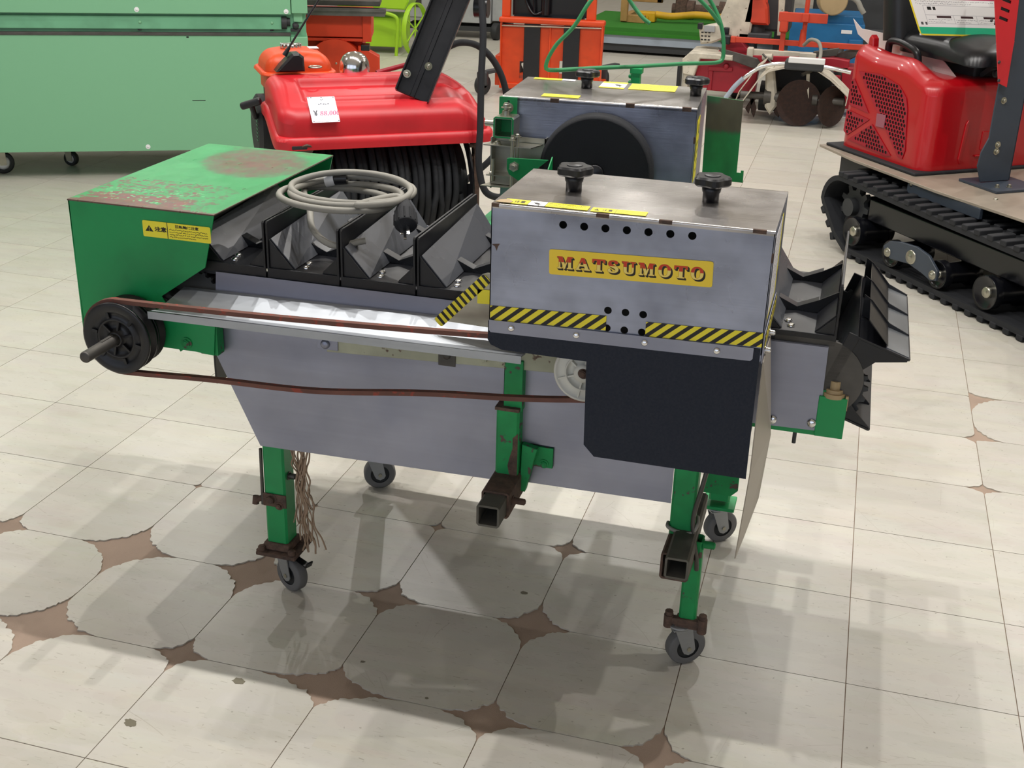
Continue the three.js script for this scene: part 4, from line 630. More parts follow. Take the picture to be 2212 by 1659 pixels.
// ---------------------------------------------------------------- frayed twine hanging beside the front left leg
{
  const geos = [];
  for (let k = 0; k < 18; k++) {
    const x0 = -1.083 + 0.042 * rnd(), p = [], end = [0.105, 0.13, 0.165, 0.12, 0.2][k % 5], lean = rr(0.0, 0.02) + (k % 5 === 3 ? 0.016 : 0);
    for (let i = 0; i <= 9; i++) { const t = i / 9; p.push([x0 + (-1.066 - x0) * 0.6 * Math.sin(t * PI) + lean * t + rr(-0.0055, 0.0055), 0.335 + (end - 0.335) * t, 0.946 + rr(-0.004, 0.006)]); }
    geos.push(tube(p, rr(0.001, 0.0027), 6, 50));
  }
  single('twine_bundle', geos, M.string, 'bundle of frayed brown twine hanging beside the front left green leg', 'twine');
}
// ---------------------------------------------------------------- red crawler carrier at the right
{
  const O = [-0.17, 0, -2.0], turn = 0.6435;                   // local x: across, z: direction of travel
  const t = thing('crawler_carrier', 'red crawler carrier with rubber tracks, grilled engine hood, black seat and dark steel post', 'vehicle', O, turn);
  // rubber track: loop profile in (z, y)
  const loop = [], add = (z, y) => loop.push([z, y]);
  const arc = (cz, cy, r, a0, a1, n) => { for (let i = 0; i <= n; i++) { const a = a0 + (a1 - a0) * i / n; add(cz + r * Math.cos(a), cy + r * Math.sin(a)); } };
  arc(0.045, 0.185, 0.105, PI / 2, PI, 8); arc(0.1, 0.083, 0.055, PI + 0.25, 1.5 * PI, 6); add(0.5, 0.028); add(1.0, 0.028); arc(1.5, 0.083, 0.055, -PI / 2, -0.25, 6); arc(1.56, 0.165, 0.105, 0, PI / 2, 8); add(1.2, 0.268); add(0.6, 0.275);
  // even steps along the loop
  const even = (step) => { const o = []; let carry = 0; for (let i = 0; i < loop.length; i++) { const a = loop[i], b = loop[(i + 1) % loop.length], l = Math.hypot(b[0] - a[0], b[1] - a[1]); if (!l) continue; for (let s = carry; s < l; s += step) { const k = s / l; o.push([a[0] + (b[0] - a[0]) * k, a[1] + (b[1] - a[1]) * k, Math.atan2(b[1] - a[1], b[0] - a[0])]); carry = s + step - l; } } return o; };
  const toZ = (g) => g.rotateY(-PI / 2);                        // xy plane + sweep z -> (z, y) + sweep -x
  for (const x0 of [0, 0.72]) {
    const tr = put('rubber_track', toZ(band(even(0.02).map((p) => [p[0], p[1]]), 0.02, -x0 - 0.2, -x0, true)), M.rubber, t);
    if (!x0) {
      even(0.062).forEach((p) => {
        const nx = Math.sin(p[2]), ny = -Math.cos(p[2]);        // outward of the loop
        for (const side of [0, 1]) {
          const a = side ? 0.105 : -0.004, b = side ? 0.204 : 0.095, off = (side ? 0.031 : 0);
          const g = new RoundedBoxGeometry(b - a, 0.02, 0.03, 1, 0.004); g.rotateX(-p[2]);
          put('track_lug', g.translate((a + b) / 2, p[1] + ny * 0.016 + Math.sin(p[2]) * off, p[0] + nx * 0.016 + Math.cos(p[2]) * off), M.rubber, tr);
        }
      });
    }
  }
  const roller = (z, y, r, hub = 0.02) => {
    const w = put('track_roller', [lathe([[0.012, 0.012], [0.03, 0.014], [r - 0.006, 0.004], [r, 0], [r, 0.03], [r - 0.012, 0.04], [r - 0.012, 0.12], [r, 0.13], [r, 0.16], [0.012, 0.17]].map((p) => [p[0], p[1]]), [0, y, z], [1, 0, 0], 40)], M.blackGloss, t);
    put('hub_cap', lathe([[0, -0.004], [hub * 0.35, -0.004], [hub * 0.42, 0.0], [hub * 0.8, -0.002], [hub, 0.004], [hub, 0.016]], [0.004, y, z], [1, 0, 0], 24), M.zinc, w);
  };
  roller(0.155, 0.108, 0.056, 0.02); roller(0.4, 0.092, 0.05, 0.014); roller(0.66, 0.092, 0.05, 0.014); roller(0.9, 0.104, 0.058, 0.02); roller(1.25, 0.1, 0.056, 0.02);
  const arm = put('rocker_arm', prism([[0.37, 0.115], [0.38, 0.088], [0.42, 0.078], [0.52, 0.09], [0.6, 0.078], [0.645, 0.066], [0.675, 0.075], [0.675, 0.11], [0.62, 0.15], [0.55, 0.162], [0.46, 0.155], [0.4, 0.14]], 'zy', -0.014, -0.002, 0.002), M.slate, t);
  putEach('arm_bolt', [[0.4, 0.098, 0.017], [0.53, 0.118, 0.026], [0.655, 0.09, 0.017]].map(([z, y, r]) => lathe([[0, 0.01], [r * 0.4, 0.01], [r * 0.45, 0.004], [r * 0.9, 0.005], [r, 0], [r, -0.004]], [-0.014, y, z], [-1, 0, 0], 24)), M.zinc, arm);
  put('drive_sprocket', [(() => { const p = []; for (let i = 0; i < 9; i++) for (const [f, k] of [[-0.3, 0.72], [-0.15, 1], [0.15, 1], [0.3, 0.72]]) { const a = (i + f) / 9 * 2 * PI; p.push([0.07 + 0.088 * k * Math.cos(a), 0.18 + 0.088 * k * Math.sin(a)]); } return prism(p, 'zy', 0.06, 0.08); })(), cyl([0.03, 0.18, 0.07], [0.3, 0.18, 0.07], 0.035, 0.035, 20)], M.darkGrey, t);
  put('track_frame', [box(0.06, 0.15, 0.15, 0.235, 0.16, 1.5, 0.006), box(0.2, 0.72, 0.12, 0.33, 0.05, 1.45, 0.005)], M.blackGloss, t);
  // deck
  const dk = put('deck', [prism([[0.12, -0.29], [0.085, 0.0], [0.075, 0.5], [0.1, 0.9], [0.1, 1.6], [0.85, 1.6], [0.85, -0.29]], 'xz', 0.338, 0.348, 0.001)], M.deck, t);
  put('deck_rail', box(0.085, 0.1, 0.3, 0.338, 0.33, 0.72, 0.002), M.slate, dk);
  put('hood_base', box(0.135, 0.8, 0.348, 0.36, -0.27, 0.3, 0.005), M.rubber, dk);
  put('under_hood', box(0.2, 0.75, 0.2, 0.338, -0.25, 0.1, 0.01), M.darkGrey, dk);
  putEach('screw', [screw([0.086, 0.334, 0.35], [-1, 0, 0], 0.008), screw([0.2, 0.348, 0.66], [0, 1, 0], 0.008)], M.zinc, dk);
  // hood: moulded red body
  const top = (x, z) => { const k = sstep(0.2, 0.36, x + 0.1 * sstep(0.05, 0.28, z)); return 0.757 - 0.068 * k - 0.03 * sstep(0.05, 0.27, z) * (1 - k) - 0.03 * sstep(0.26, 0.17, x) + 0.02 * sstep(-0.05, -0.22, z) * (1 - k); };
  const hd = put('engine_hood', [domed(0.168, 0.85, -0.24, 0.285, 70, 60, 0.065, 0.045, top, () => 0.358)], M.red, t, 'glossy red engine hood');
  // grille panels on the hood's left face, pierced by hexagons
  const tri = (pts, parent) => {
    const inside = (z, y, m) => { let ok = true; for (let i = 0; i < pts.length; i++) { const a = pts[i], b = pts[(i + 1) % pts.length], l = Math.hypot(b[0] - a[0], b[1] - a[1]), d = ((b[0] - a[0]) * (y - a[1]) - (b[1] - a[1]) * (z - a[0])) / l; if (d < m) ok = false; } return ok; };
    const holes = [], s = 0.0172; for (let j = 0; j < 40; j++) for (let i = 0; i < 60; i++) { const z = -0.3 + (i + (j % 2) * 0.5) * s, y = 0.36 + j * s * 0.866; if (inside(z, y, 0.007)) holes.push(circ(z, y, 0.0073, 6, PI / 6).reverse()); }
    put('grille', prism(pts, 'zy', 0.1645, 0.1665, 0, holes), M.maroon, parent);
  };
  const ccw = (p) => { let a = 0; p.forEach((q, i) => { const r = p[(i + 1) % p.length]; a += q[0] * r[1] - r[0] * q[1]; }); return a < 0 ? p.reverse() : p; };
  tri(ccw([[-0.158, 0.662], [-0.02, 0.672], [0.1, 0.648], [0.15, 0.61], [0.166, 0.57], [0.188, 0.42], [0.178, 0.385], [0.152, 0.39]]), hd);
  tri(ccw([[-0.2, 0.62], [-0.18, 0.63], [-0.06, 0.515], [-0.19, 0.525]]), hd);
  tri(ccw([[-0.2, 0.505], [-0.05, 0.492], [-0.18, 0.405], [-0.205, 0.42]]), hd);
  tri(ccw([[-0.17, 0.39], [-0.03, 0.478], [0.11, 0.383], [0.08, 0.375]]), hd);
  put('grille_dark', [prism(ccw([[-0.155, 0.658], [-0.02, 0.668], [0.1, 0.645], [0.148, 0.608], [0.163, 0.57], [0.184, 0.42], [0.175, 0.39], [0.152, 0.395]]), 'zy', 0.1672, 0.1678), prism(ccw([[-0.198, 0.615], [-0.18, 0.625], [-0.065, 0.518], [-0.188, 0.527]]), 'zy', 0.1672, 0.1678), prism(ccw([[-0.198, 0.503], [-0.055, 0.49], [-0.18, 0.408], [-0.203, 0.42]]), 'zy', 0.1672, 0.1678), prism(ccw([[-0.165, 0.392], [-0.03, 0.474], [0.105, 0.386], [0.08, 0.379]]), 'zy', 0.1672, 0.1678)], M.blackGloss, hd);
  put('grille_badge', prism([[-0.005, 0.525], [0.05, 0.528], [0.048, 0.478], [-0.003, 0.476]], 'zy', 0.1615, 0.1645, 0.0006), M.badge, hd);
  put('hood_fin', prism([[-0.2, 0.73], [-0.16, 0.73], [-0.168, 0.785], [-0.185, 0.797], [-0.196, 0.785]], 'zy', 0.22, 0.25, 0.004), M.red, hd);
  put('hood_latch', [box(0.43, 0.52, 0.43, 0.5, 0.283, 0.289, 0.003), box(0.41, 0.54, 0.405, 0.412, 0.284, 0.294, 0.003), prism([[0.335, 0.4], [0.345, 0.38], [0.36, 0.52], [0.354, 0.545], [0.345, 0.53]], 'xy', 0.283, 0.29, 0.002), box(0.53, 0.56, 0.46, 0.49, 0.284, 0.31, 0.004)], M.red, hd);
  put('hood_handle', [tube([[0.27, 0.735, -0.13], [0.265, 0.775, -0.12], [0.265, 0.785, -0.085], [0.265, 0.775, 0.0], [0.265, 0.755, 0.05], [0.27, 0.715, 0.06]], 0.014, 10, 60)], M.black, hd);
  // visor sheet leaning over the hood
  put('clear_visor', prism([[-0.485, 0.822], [-0.42, 0.79], [-0.2, 0.79], [0.0, 0.775], [0.12, 0.73], [0.24, 0.66], [0.1, 0.66], [-0.2, 0.72], [-0.36, 0.735], [-0.44, 0.765]], 'zy', 0.345, 0.348, 0.0008), M.frosted, t, 'pale plastic sheet over the hood');
  // seat
  const seat = put('seat', [domed(0.3, 0.72, -0.16, 0.34, 36, 36, 0.09, 0.05, (x, z) => 0.815 + 0.02 * Math.sin((x - 0.3) * 9) - 0.03 * sstep(0.1, 0.34, z), () => 0.745)], M.black, t, 'black vinyl seat');
  put('seat_back', (() => { const g = domed(0.28, 0.74, -0.06, 0.06, 36, 14, 0.05, 0.04, (x, z) => 0.44 - 0.06 * Math.pow(Math.abs(x - 0.51) / 0.23, 3), () => 0); g.rotateX(-0.2); return g.translate(0, 0.78, -0.16); })(), M.black, seat);
  put('seat_support', [box(0.42, 0.56, 0.66, 0.75, -0.02, 0.2, 0.01), bar([0.47, 0.69, 0.2], [0.47, 0.735, 0.26], 0.05, 0.02), bolt([0.47, 0.71, 0.255], [0, 0, 1], 0.012, 0.01)], M.darkGrey, seat);
  // steel post with red plate
  const post = put('steel_post', [prism([[0.288, 0.36], [0.262, 0.42], [0.268, 0.47], [0.292, 0.52], [0.292, 1.5], [0.42, 1.5], [0.42, 0.36]], 'xy', 0.47, 0.476, 0.001), box(0.414, 0.42, 0.36, 1.5, 0.4, 0.476, 0.001), box(0.255, 0.47, 0.349, 0.358, 0.4, 0.6, 0.001)], M.slate, t, 'dark slate steel post');
  putEach('post_bolt', [[0.325, 0.652], [0.335, 0.494], [0.334, 0.47]].map(([x, y]) => bolt([x, y, 0.476], [0, 0, 1], 0.0085, 0.008)).concat([[0.3, 0.55], [0.345, 0.56]].map(([x, z]) => bolt([x, 0.358, z], [0, 1, 0], 0.007, 0.01))), M.zinc, post);
  const rp = put('red_plate', [(() => { const slot = (y) => [[0.222, y], [0.262, y - 0.012], [0.262, y - 0.022], [0.222, y - 0.01]].reverse(); return prism([[0.31, 0.702], [0.27, 0.717], [0.13, 1.2], [0.19, 1.4], [0.3, 1.4], [0.293, 1.0], [0.3055, 0.86]], 'xy', 0.492, 0.496, 0.0005, [slot(0.975), slot(0.945), slot(1.005), slot(1.035)]); })(), bar([0.3, 0.85, 0.493], [0.3, 0.85, 0.474], 0.02, 0.02)], M.redMoulded, post, 'red slotted guard plate');
  put('slot_backing', prism([[0.21, 0.915], [0.27, 0.915], [0.27, 1.05], [0.21, 1.05]], 'xy', 0.4895, 0.4915), M.blackGloss, rp);
  putEach('screw', [[0.19, 0.93], [0.255, 0.79], [0.268, 0.727]].map(([x, y]) => screw([x, y, 0.496], [0, 0, 1], 0.006)), M.darkGrey, rp);
  // price board standing on the seat (a thing of its own)
  const boardTex = canvasTex(1024, 1024, (g, w, h) => {
    g.fillStyle = '#f0da3c'; g.fillRect(0, 0, w, h); g.fillStyle = '#f6f5f3'; g.fillRect(18, 18, w - 36, h - 36); g.fillStyle = '#2fbd8d'; g.fillRect(18, h - 96, w - 36, 78);
    g.fillStyle = '#b8395c'; g.fillRect(18, h - 420, w - 36, 16); g.strokeStyle = 'rgba(120,120,130,0.55)'; g.lineWidth = 4;
    g.strokeRect(130, h - 335, 850, 200); g.beginPath(); g.moveTo(130, h - 230); g.lineTo(980, h - 230); g.moveTo(440, h - 230); g.lineTo(440, h - 135); g.moveTo(700, h - 230); g.lineTo(700, h - 135); g.stroke();
    g.fillStyle = '#222'; g.fillRect(170, h - 320, 44, 34); g.fillRect(232, h - 320, 30, 34); g.fillStyle = '#40282c'; g.fillRect(250, h - 222, 160, 24); g.fillRect(520, h - 222, 140, 24); g.fillRect(780, h - 222, 140, 24);
    smallText(g, 150, h - 178, 260, 2, 26, 7, 'rgba(60,60,70,0.5)'); smallText(g, 460, h - 178, 220, 2, 26, 7, 'rgba(60,60,70,0.5)'); smallText(g, 720, h - 178, 240, 2, 26, 7, 'rgba(60,60,70,0.5)'); smallText(g, 60, h - 380, 880, 2, 26, 8, 'rgba(60,60,70,0.45)'); smallText(g, 60, 120, 880, 12, 36, 10, 'rgba(60,60,70,0.5)');
    g.fillStyle = '#555'; g.fillRect(52, h - 150, 26, 30); g.fillRect(100, h - 150, 22, 30);
  });
  const c = Math.cos(turn), s = Math.sin(turn), W = (x, y, z) => [O[0] + x * c + z * s, y, O[2] - x * s + z * c];
  const base = W(0.42, 0.826, 0.12); ORG = base;
  const bd = thing('price_board', 'white price board with yellow border and green band leaning on the black crawler seat', 'sign', base);
  const a = W(0.2, 0.835, 0.13), b = W(0.62, 0.82, 0.13), d = W(0.06, 1.16, 0.06), f = V(...b).sub(V(...a)).add(V(...d));
  decal('printed_face', a, b, d, boardTex, bd, undefined, 0.02, 0.35);
  put('backing', (() => { const A = V(...a), X = V(...b).sub(A), Y = V(...d).sub(A), w = X.length(), h = Y.length(); X.normalize(); Y.sub(X.clone().multiplyScalar(Y.dot(X))).normalize(); const Z = V(0, 0, 0).crossVectors(X, Y); const g = new RoundedBoxGeometry(w, h, 0.003, 1, 0.001); g.translate(w / 2, h / 2, -0.0018); return g.applyMatrix4(new THREE.Matrix4().makeBasis(X, Y, Z)).translate(A.x, A.y, A.z); })(), M.white, bd);
  ORG = [0, 0, 0];
}
// ---------------------------------------------------------------- power sprayer with hose reel behind the trays
{
  const t = thing('power_sprayer', 'red hooded power sprayer with a wound black hose, orange fuel tank and tilted black boom', 'sprayer', [-1.403, 0, -0.43], 0.617);
  // local x right, z towards the viewer, hood front at z = 0
  const top = (x, z) => {
    const groove = sstep(-0.245, -0.225, x) * sstep(0.29, 0.24, x) * sstep(-0.215, -0.2, z) * sstep(-0.06, -0.075, z);
    const deep = sstep(-0.235, -0.2, x) * sstep(0.13, 0.08, x) * sstep(-0.125, -0.115, z) * sstep(-0.078, -0.088, z);
    return 0.775 + clamp(z, -0.2, 0) * 0 - 0.058 * sstep(-0.19, 0.02, z) - 0.026 * groove - 0.016 * deep - 0.055 * sstep(0.2, 0.33, x) + 0.006 * sstep(-0.16, -0.26, z);
  };
  const hood = put('hood', [domed(-0.322, 0.305, -0.3, 0, 110, 80, 0.05, 0.035, top, (x, z) => 0.645 + 0.055 * sstep(-0.02, -0.22, z)),
    domed(-0.335, 0.318, -0.31, 0.012, 60, 30, 0.05, 0.012, (x, z) => 0.648 + 0.055 * sstep(-0.02, -0.22, z), (x, z) => 0.613 + 0.06 * sstep(-0.02, -0.22, z))], M.redMoulded, t, 'moulded red plastic hood');
  put('hood_notch', box(-0.295, -0.245, 0.612, 0.63, -0.05, 0.0125, 0.006), M.tyreBlack, hood);
  // hose wound on the drum
  const wind = []; const turns = 21, R = 0.15; for (let i = 0; i <= turns * 30; i++) { const a = i / 30 * 2 * PI, k = Math.floor(i / 30), x = -0.215 + i / (turns * 30) * 0.43 + 0.004 * Math.sin(k * 2.3 + a); wind.push(V(x, 0.455 + (R + 0.005 * Math.sin(k * 1.7)) * Math.sin(a), -0.16 + (R + 0.005 * Math.sin(k * 1.7)) * Math.cos(a))); }
  put('wound_hose', new THREE.TubeGeometry(new THREE.CatmullRomCurve3(wind, false, 'centripetal'), turns * 44, 0.0102, 7), M.rubber, t);
  put('drum', [cyl([-0.24, 0.455, -0.16], [0.24, 0.455, -0.16], 0.138, 0.138, 40)], M.black, t);
  const ringHoles = Array.from({ length: 4 }, (_, i) => { const a0 = i * PI / 2 + 0.2, p = []; for (let k = 0; k <= 8; k++) { const a = a0 + k / 8 * 1.15; p.push([-0.16 + 0.17 * Math.cos(a), 0.455 + 0.17 * Math.sin(a)]); } for (let k = 8; k >= 0; k--) { const a = a0 + k / 8 * 1.15; p.push([-0.16 + 0.09 * Math.cos(a), 0.455 + 0.09 * Math.sin(a)]); } return p; });
  for (const x of [-0.25, 0.236]) put('drum_flange', prism(circ(-0.16, 0.455, 0.2, 48), 'zy', x, x + 0.006, 0, x > 0 ? ringHoles : []), M.black, t);
  put('side_frame', [bar([0.265, 0.63, -0.03], [0.265, 0.04, -0.03], 0.03, 0.018), bar([0.265, 0.63, -0.28], [0.265, 0.04, -0.28], 0.03, 0.018), bar([0.265, 0.055, 0.02], [0.265, 0.055, -0.4], 0.03, 0.03), bar([0.265, 0.62, 0], [0.265, 0.62, -0.3], 0.02, 0.03), [0.6, 0.56, 0.5, 0.47].map((y) => bolt([0.255, y, -0.02], [-1, 0, 0], 0.008, 0.012))], M.rust, t);
  put('side_frame', [bar([-0.265, 0.63, -0.03], [-0.265, 0.04, -0.03], 0.03, 0.018), bar([-0.265, 0.63, -0.28], [-0.265, 0.04, -0.28], 0.03, 0.018), bar([-0.265, 0.055, 0.02], [-0.265, 0.055, -0.4], 0.03, 0.03), cyl([-0.25, 0.612, 0.005], [-0.25, 0.63, -0.02], 0.02, 0.02, 12)], M.rust, t);
  put('skid', [bar([-0.265, 0.03, -0.02], [0.265, 0.03, -0.02], 0.03, 0.03), bar([-0.265, 0.03, -0.36], [0.265, 0.03, -0.36], 0.03, 0.03), ...[[-0.265, 0], [0.265, 0], [-0.265, -0.38], [0.265, -0.38]].map(([x, z]) => cyl([x, 0, z], [x, 0.05, z], 0.022, 0.022, 16))], M.rust, t);
  put('yellow_label', box(-0.312, -0.306, 0.575, 0.645, -0.09, -0.03, 0.001), M.yellow, t);
  // engine at the left and back: recoil starter with T handle, fan housing, orange tank
  const eng = put('engine', [cyl([-0.335, 0.615, -0.33], [-0.29, 0.615, -0.33], 0.1, 0.1, 40), cyl([-0.346, 0.615, -0.33], [-0.335, 0.615, -0.33], 0.085, 0.1, 40), box(-0.31, -0.25, 0.66, 0.76, -0.33, -0.24, 0.015), box(-0.29, 0.02, 0.45, 0.74, -0.52, -0.3, 0.02)], M.tyreBlack, t);
  put('starter_handle', [bar([-0.395, 0.692, -0.26], [-0.335, 0.712, -0.24], 0.022, 0.022, [0, 0, 1], 0.008), bar([-0.365, 0.702, -0.25], [-0.352, 0.655, -0.26], 0.016, 0.02, [0, 0, 1], 0.006)], M.black, eng);
  putEach('vent_slot', Array.from({ length: 8 }, (_, i) => box(-0.3475, -0.344, 0.585 + i * 0.0115, 0.59 + i * 0.0115, -0.29, -0.26)), M.blackGloss, eng);
  const tank = put('fuel_tank', [domed(-0.305, -0.1, -0.52, -0.32, 44, 40, 0.04, 0.045, (x, z) => 0.838 - 0.012 * Math.abs(x + 0.2) / 0.1, () => 0.775), domed(-0.318, -0.086, -0.532, -0.308, 40, 30, 0.045, 0.008, () => 0.778, () => 0.768), domed(-0.3, -0.11, -0.515, -0.325, 30, 24, 0.04, 0.004, () => 0.77, () => 0.72)], M.orange, t, 'orange fuel tank');
  put('tank_cap', [lathe([[0, 0], [0.03, 0], [0.031, 0.006], [0.03, 0.015], [0.02, 0.018], [0, 0.018]], [-0.21, 0.833, -0.43], [0, 1, 0], 30), ...Array.from({ length: 14 }, (_, i) => { const a = i / 14 * 2 * PI; return box(-0.21 + 0.03 * Math.cos(a) - 0.003, -0.21 + 0.03 * Math.cos(a) + 0.003, 0.835, 0.849, -0.43 + 0.03 * Math.sin(a) - 0.003, -0.43 + 0.03 * Math.sin(a) + 0.003, 0.001); })], M.chrome, tank);
  put('tank_label', box(-0.155, -0.125, 0.8325, 0.8345, -0.46, -0.42), M.white, tank);
  // steel dome, ring
  put('steel_dome', [lathe([[0.035, -0.1], [0.044, -0.05], [0.046, 0], [0.043, 0.02], [0.034, 0.036], [0.02, 0.046], [0, 0.05]], [-0.04, 0.79, -0.3], [0, 1, 0], 40)], M.chrome, t, 'polished steel dome');
  put('ring', new THREE.TorusGeometry(0.018, 0.003, 8, 24).rotateX(PI / 2).translate(-0.17, 0.803, -0.25), M.zinc, t);
  // boom: black pressed channel rising to the right
  const p0 = V(0.075, 0.742, -0.056), p1 = V(0.30, 1.2, -0.14), dz = p1.clone().sub(p0), L = dz.length(); dz.normalize();
  const ux = V(0.96, 0, 0.28).sub(dz.clone().multiplyScalar(V(0.96, 0, 0.28).dot(dz))).normalize(), uy = V(0, 0, 0).crossVectors(dz, ux), mt = new THREE.Matrix4().makeBasis(ux, uy, dz);
  const ch = (pts, a, b) => prism(pts, 'xy', a, b).applyMatrix4(mt).translate(p0.x, p0.y, p0.z);
  const boom = put('boom', [ch([[-0.052, -0.02], [0.052, -0.02], [0.052, 0.03], [0.048, 0.03], [0.046, -0.014], [0.012, -0.012], [0.006, 0.004], [-0.006, 0.004], [-0.012, -0.012], [-0.046, -0.014], [-0.048, 0.03], [-0.052, 0.03]].map(([x, y]) => [x, -y]).reverse(), 0, L), ch([[-0.046, 0.0], [0.046, 0.0], [0.046, 0.004], [-0.046, 0.004]], 0, L)], M.black, t, 'scratched black boom');
  put('boom_rust', ch([[-0.012, 0.0055], [0.02, 0.0055], [0.02, 0.0065], [-0.012, 0.0065]].map(([x, y]) => [x, y + 0.0]), 0.01, 0.1), M.rust, boom);
  putEach('boom_bolt', [bolt([0.058, 0.81, -0.045], [-0.5, 0, 0.8], 0.008, 0.008), bolt([0.12, 0.83, -0.04], [0, 0, 1], 0.008, 0.008)], M.zinc, boom);
  put('boom_clamp', [cyl([0.285, 0.985, -0.12], [0.32, 0.985, -0.1], 0.03, 0.03, 16)], M.black, boom);
  // antenna with wedge base
  const an = put('antenna', [tube([[-0.248, 0.845, -0.28], [-0.19, 0.93, -0.28], [-0.12, 1.03, -0.28], [-0.02, 1.18, -0.28]], 0.0032, 8, 30)], M.black, t);
  put('antenna_base', [prism([[-0.285, 0.79], [-0.2, 0.79], [-0.202, 0.833], [-0.215, 0.843], [-0.235, 0.842], [-0.27, 0.808]], 'xy', -0.31, -0.25, 0.006), cyl([-0.255, 0.834, -0.28], [-0.24, 0.857, -0.28], 0.008, 0.005, 12)], M.black, an);
  // delivery hoses
  putEach('hose', [tube([[0.275, 1.25, -0.06], [0.272, 1.05, -0.03], [0.272, 0.93, 0.0], [0.262, 0.8, 0.02], [0.255, 0.66, 0.04], [0.25, 0.55, 0.05], [0.27, 0.475, 0.06], [0.32, 0.455, 0.05], [0.345, 0.47, 0.04], [0.35, 0.49, 0.03]], 0.0105, 10, 120), tube([[0.24, 0.845, -0.28], [0.29, 0.86, -0.29], [0.35, 0.85, -0.3], [0.4, 0.81, -0.3], [0.44, 0.74, -0.3], [0.455, 0.66, -0.3], [0.43, 0.52, -0.3], [0.28, 0.4, -0.28]], 0.0105, 10, 100)], M.rubber, t, 'black rubber hoses');
  put('hose_nozzle', [lathe([[0, 0], [0.024, 0.005], [0.03, 0.03], [0.026, 0.06], [0.013, 0.085], [0, 0.086]], [0.165, 0.815, -0.26], [0.93, 0.36, -0.1], 20)], M.black, t);
  put('brass_collar', cyl([0.243, 0.846, -0.28], [0.252, 0.848, -0.281], 0.0135, 0.0135, 16), M.yellow, t);
  put('spray_pipe', cyl([0.03, 0.772, -0.31], [0.17, 0.8, -0.33], 0.0075, 0.0075, 12), M.maroon, t);
  // price tag taped to the hood (a thing of its own)
  const tagTex = canvasTex(512, 512, (g, w, h) => {
    g.fillStyle = '#f4f5fb'; g.fillRect(0, 0, w, h); g.strokeStyle = 'rgba(120,130,150,0.6)'; g.lineWidth = 4; g.beginPath(); g.moveTo(20, 232); g.lineTo(492, 232); g.moveTo(20, 420); g.lineTo(492, 420); g.moveTo(0, 470); g.lineTo(512, 470); g.stroke();
    smallText(g, 60, 70, 160, 3, 32, 8, 'rgba(90,95,110,0.4)'); smallText(g, 240, 60, 90, 1, 32, 14, 'rgba(40,40,60,0.8)'); smallText(g, 180, 150, 270, 1, 32, 18, 'rgba(40,40,60,0.8)'); smallText(g, 60, 450, 380, 1, 30, 8, 'rgba(90,95,110,0.5)'); smallText(g, 60, 494, 380, 1, 30, 10, 'rgba(60,65,80,0.6)');
    g.fillStyle = '#3a3c48'; g.font = 'bold 150px sans-serif'; g.fillText('¥', 56, 378); g.fillStyle = '#d0457f'; g.font = 'italic bold 118px serif'; g.fillText('88,000', 168, 372);
    g.fillStyle = '#2a2c38'; for (const [x, y] of [[8, 8], [60, 6], [250, 8], [470, 10], [20, 478], [480, 478]]) g.fillRect(x, y, 26, 14);
  });
  const c = Math.cos(0.617), s = Math.sin(0.617), W = (x, y, z) => [-1.403 + x * c + z * s, y, -0.43 - x * s + z * c];
  const b = W(-0.19, 0.69, 0.003); ORG = b;
  const pt = thing('price_tag', 'white paper price tag with pink handwritten price taped on the red hood', 'tag', b);
  decal('paper', W(-0.232, 0.69, 0.013), W(-0.153, 0.69, 0.013), W(-0.236, 0.752, -0.042), tagTex, pt, undefined, 0.002, 0.5);
  ORG = [0, 0, 0];
}
